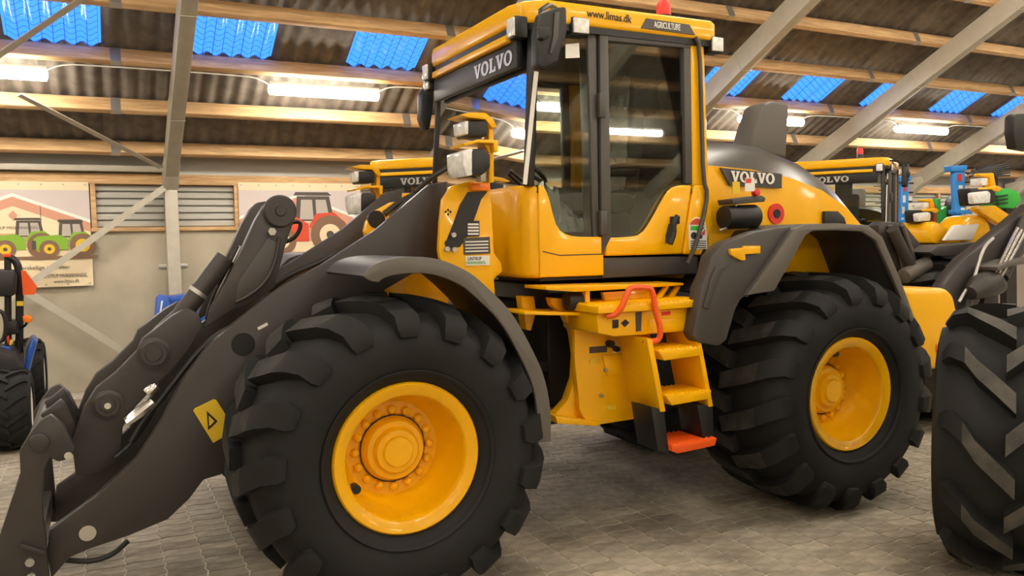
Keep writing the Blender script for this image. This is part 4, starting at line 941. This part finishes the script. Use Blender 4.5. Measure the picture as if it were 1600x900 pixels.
qt('seat', Yt+.4, .5, [(-60, 421), (20, 423), (25, 428), (24, 460), (18, 463), (-60, 466)], BLK, bv=.03)
obj('roll_bar', MB().tube([V3(a, b, Yt+.6) for a, b in smooth_pts([(10, 402), (20, 404), (27, 412), (30, 425), (31, 470), (30, 560)], 1)], .035, 10), BLK, CT)
obj('roll_bar', MB().cyl(V3(12, 398, Yt+.6), V3(13, 560, Yt+.6), .03, 10), BLK, CT)
qt('amber_lamp', Yt+.55, .1, [(5, 396), (17, 396), (17, 402), (5, 402)], ORA)
qt('warning_triangle', Yt+.5, .012, [(33, 422), (40, 423), (58, 448), (54, 460), (36, 461)], ORA, bv=0)
qt('yellow_tag', Yt+.5, .05, [(26, 471), (36, 471), (36, 478), (26, 478)], YELP, bv=0)
obj('indicator_arm', MB().tube([V3(34, 512, Yt+.55), V3(40, 508, Yt+.5), V3(43, 502, Yt+.45)], .012, 8), BLK, CT)
qt('indicator', Yt+.42, .08, [(35, 494), (40, 492), (50, 495), (50, 502), (44, 505), (36, 503)], AMB, bv=.01)
qt('control_panel', Yt+.45, .3, [(10, 502), (26, 502), (28, 522), (10, 524)], BLK)
obj('steering_wheel', MB().tube([V3(0+9*math.cos(t*math.pi/8), 510+24*math.sin(t*math.pi/8), Yt+.3) for t in range(17)], .018, 8, False), BLK, CT)
for pts, m_ in (([(2, 541), (16, 542), (16, 548), (2, 548)], BLU), ([(10, 527), (13, 524), (15, 536), (12, 538)], RED), ([(16, 531), (20, 532), (17, 540), (14, 539)], YELP)): qt('lever', Yt+.25, .06, pts, m_, bv=.003)
# ---- blue implement against the wall
BI = thing('blue_implement', 'blue painted implement frame leaning by the concrete wall', 'implement', (*V3(262, 520, 6.9).xy, 0))
def qb(nm, Y, d, pts, m_): return obj(nm, MB().prism(pp(Y, pts), Y, Y+d), m_, BI, .01)
qb('side_plate', 6.9, .1, [(244, 465), (250, 460), (262, 462), (268, 480), (262, 500), (256, 640), (236, 640), (240, 515)], BLU)
qb('top_beam', 6.95, .3, [(262, 464), (304, 458), (318, 470), (300, 476), (268, 476)], BLU)
qb('rear_plate', 7.05, .1, [(264, 474), (320, 470), (326, 520), (320, 650), (262, 650)], BLU)
qb('edge_strip', 6.88, .03, [(252, 470), (255, 470), (250, 500), (248, 512), (246, 512)], WHT)
qb('rubber_buffer', 7.0, .1, [(300, 444), (312, 443), (314, 462), (300, 462)], BLK)
# ---- implements stored at the back wall on the far right
def mast(px, Y, x0, x1, y0, y1, tilt, label):
    g = thing('blue_mast', label, 'implement', (*V3((x0+x1)/2, y1, Y).xy, 0), 'blue implement masts')
    a, b = (x0, y0), (x0+tilt, y1)
    w = x1-x0
    obj('mast_tube', MB().prism(pp(Y, [a, (a[0]+w, a[1]), (b[0]+w, 560), (b[0], 560)]), Y, Y+.08), LBLU, g, .02)
    obj('mast_cap', MB().prism(pp(Y-.03, [(a[0]-4, y0-3), (a[0]+w+4, y0-4), (a[0]+w+3, y0+5), (a[0]-3, y0+6)]), Y-.03, Y+.11), LBLU, g, .01)
    t = (y1-y0)*.75; obj('mast_collar', MB().prism(pp(Y-.03, [(a[0]+tilt*.75-4, y0+t), (a[0]+tilt*.75+w+5, y0+t), (a[0]+tilt*.75+w+5, y0+t+6), (a[0]+tilt*.75-4, y0+t+6)]), Y-.03, Y+.11), LBLU, g, .01)
    for k in range(4):
        yy = y0+10+k*(y1-y0)*.2; xx = a[0]+tilt*(yy-y0)/(y1-y0)
        obj('print_block', MB().prism(pp(Y-.004, [(xx+w*.25, yy), (xx+w*.6, yy), (xx+w*.62, yy+11), (xx+w*.27, yy+11)]), Y-.006, Y), RED if k == 0 else WHT, g)
    for k in range(6):
        yy = y0+8+k*(y1-y0)/6; xx = a[0]+w+tilt*(yy-y0)/(y1-y0)
        obj('tine_stub', MB().cyl(V3(xx-2, yy, Y+.1), V3(xx+6, yy, Y+.1), .018, 8), BLK, g)
mast(0, 5.6, 1410, 1421, 278, 365, -6, 'upright blue implement mast in front of the black tine rack')
mast(0, 4.8, 1491, 1508, 262, 350, 9, 'upright blue implement mast leaning beside the green frame')
TR = thing('tine_rack', 'rack of black horizontal tines standing against the ribbed wall', 'rack', (*V3(1392, 480, 6.2).xy, 0))
for k in range(9): obj('tine', MB().tube([V3(1366+(k*7) % 13, 291+k*6.6, 6.2), V3(1412, 290+k*6.7, 6.2)], [.008, .022], 8), BLK, TR)
obj('rack_post', MB().prism(pp(6.25, [(1392, 285), (1396, 285), (1397, 560), (1393, 560)]), 6.25, 6.31), DARK, TR)
obj('rack_post', MB().prism(pp(6.25, [(1410, 285), (1413, 285), (1413, 560), (1410, 560)]), 6.25, 6.31), DARK, TR)
GF = thing('green_implement', 'green implement frame beside a dark plate near the blue masts', 'implement', (*V3(1472, 500, 5.2).xy, 0))
for nm, pts, m_ in (('upright', [(1465, 310), (1470, 310), (1472, 350), (1480, 352), (1482, 560), (1464, 560)], GRN), ('cross_plate', [(1470, 328), (1480, 322), (1482, 350), (1470, 352)], GRN),
                    ('dark_plate', [(1486, 312), (1492, 304), (1500, 310), (1502, 350), (1480, 352), (1480, 332)], BLK), ('red_strip', [(1458, 318), (1462, 318), (1464, 348), (1460, 348)], RED)):
    obj(nm, MB().prism(pp(5.2, pts), 5.2-(.03 if m_ is BLK else 0), 5.3), m_, GF, .01)
GG = thing('green_grab', 'bright green claw grab with dark slots behind the headlamp', 'implement', (*V3(1575, 480, 3.6).xy, 0))
obj('claw_body', MB().prism(pp(3.6, [(1558, 304), (1578, 294), (1592, 300), (1598, 314), (1586, 326), (1562, 324)]), 3.6, 3.9), GRN, GG, .02)
for k in range(3): obj('slot', MB().prism(pp(3.58, [(1557, 306+k*6), (1574, 304+k*6), (1574, 306+k*6), (1557, 309+k*6)]), 3.57, 3.62), BLK, GG)
obj('stand', MB().prism(pp(3.7, [(1572, 320), (1588, 320), (1590, 640), (1574, 640)]), 3.7, 3.8), DARK, GG)
BF = thing('black_tine_fork', 'black forked tines raised high behind the lamp bracket', 'implement', (*V3(1560, 480, 4.4).xy, 0))
for k in range(6): obj('tine', MB().tube([V3(1512+k*3, 272-k*2.2+(k % 2)*6, 4.4), V3(1548, 262+k*2.5, 4.4), V3(1578, 254+k*4, 4.4)], [.016, .022, .012], 8), BLK, BF)
obj('carriage', MB().prism(pp(4.5, [(1544, 262), (1556, 258), (1562, 300), (1560, 560), (1546, 560)]), 4.5, 4.6), DARK, BF, .01)
# mirror of the machine beyond the edge, on its post
MX = thing('mirror_post', 'black rectangular machine mirror on a slim post at the aisle edge', 'mirror', (*VH(1610, 640, 0).xy, 0))
Ym = MX.location.y
obj('mirror_shell', MB().prism(pp(Ym, [(1585, 182), (1590, 177), (1612, 177), (1612, 236), (1588, 232), (1584, 205)]), Ym, Ym+.1), BLK, MX, .015)
obj('post', MB().prism(pp(Ym, [(1612, 178), (1618, 178), (1618, 640), (1612, 640)]), Ym, Ym+.05), BLK, MX)
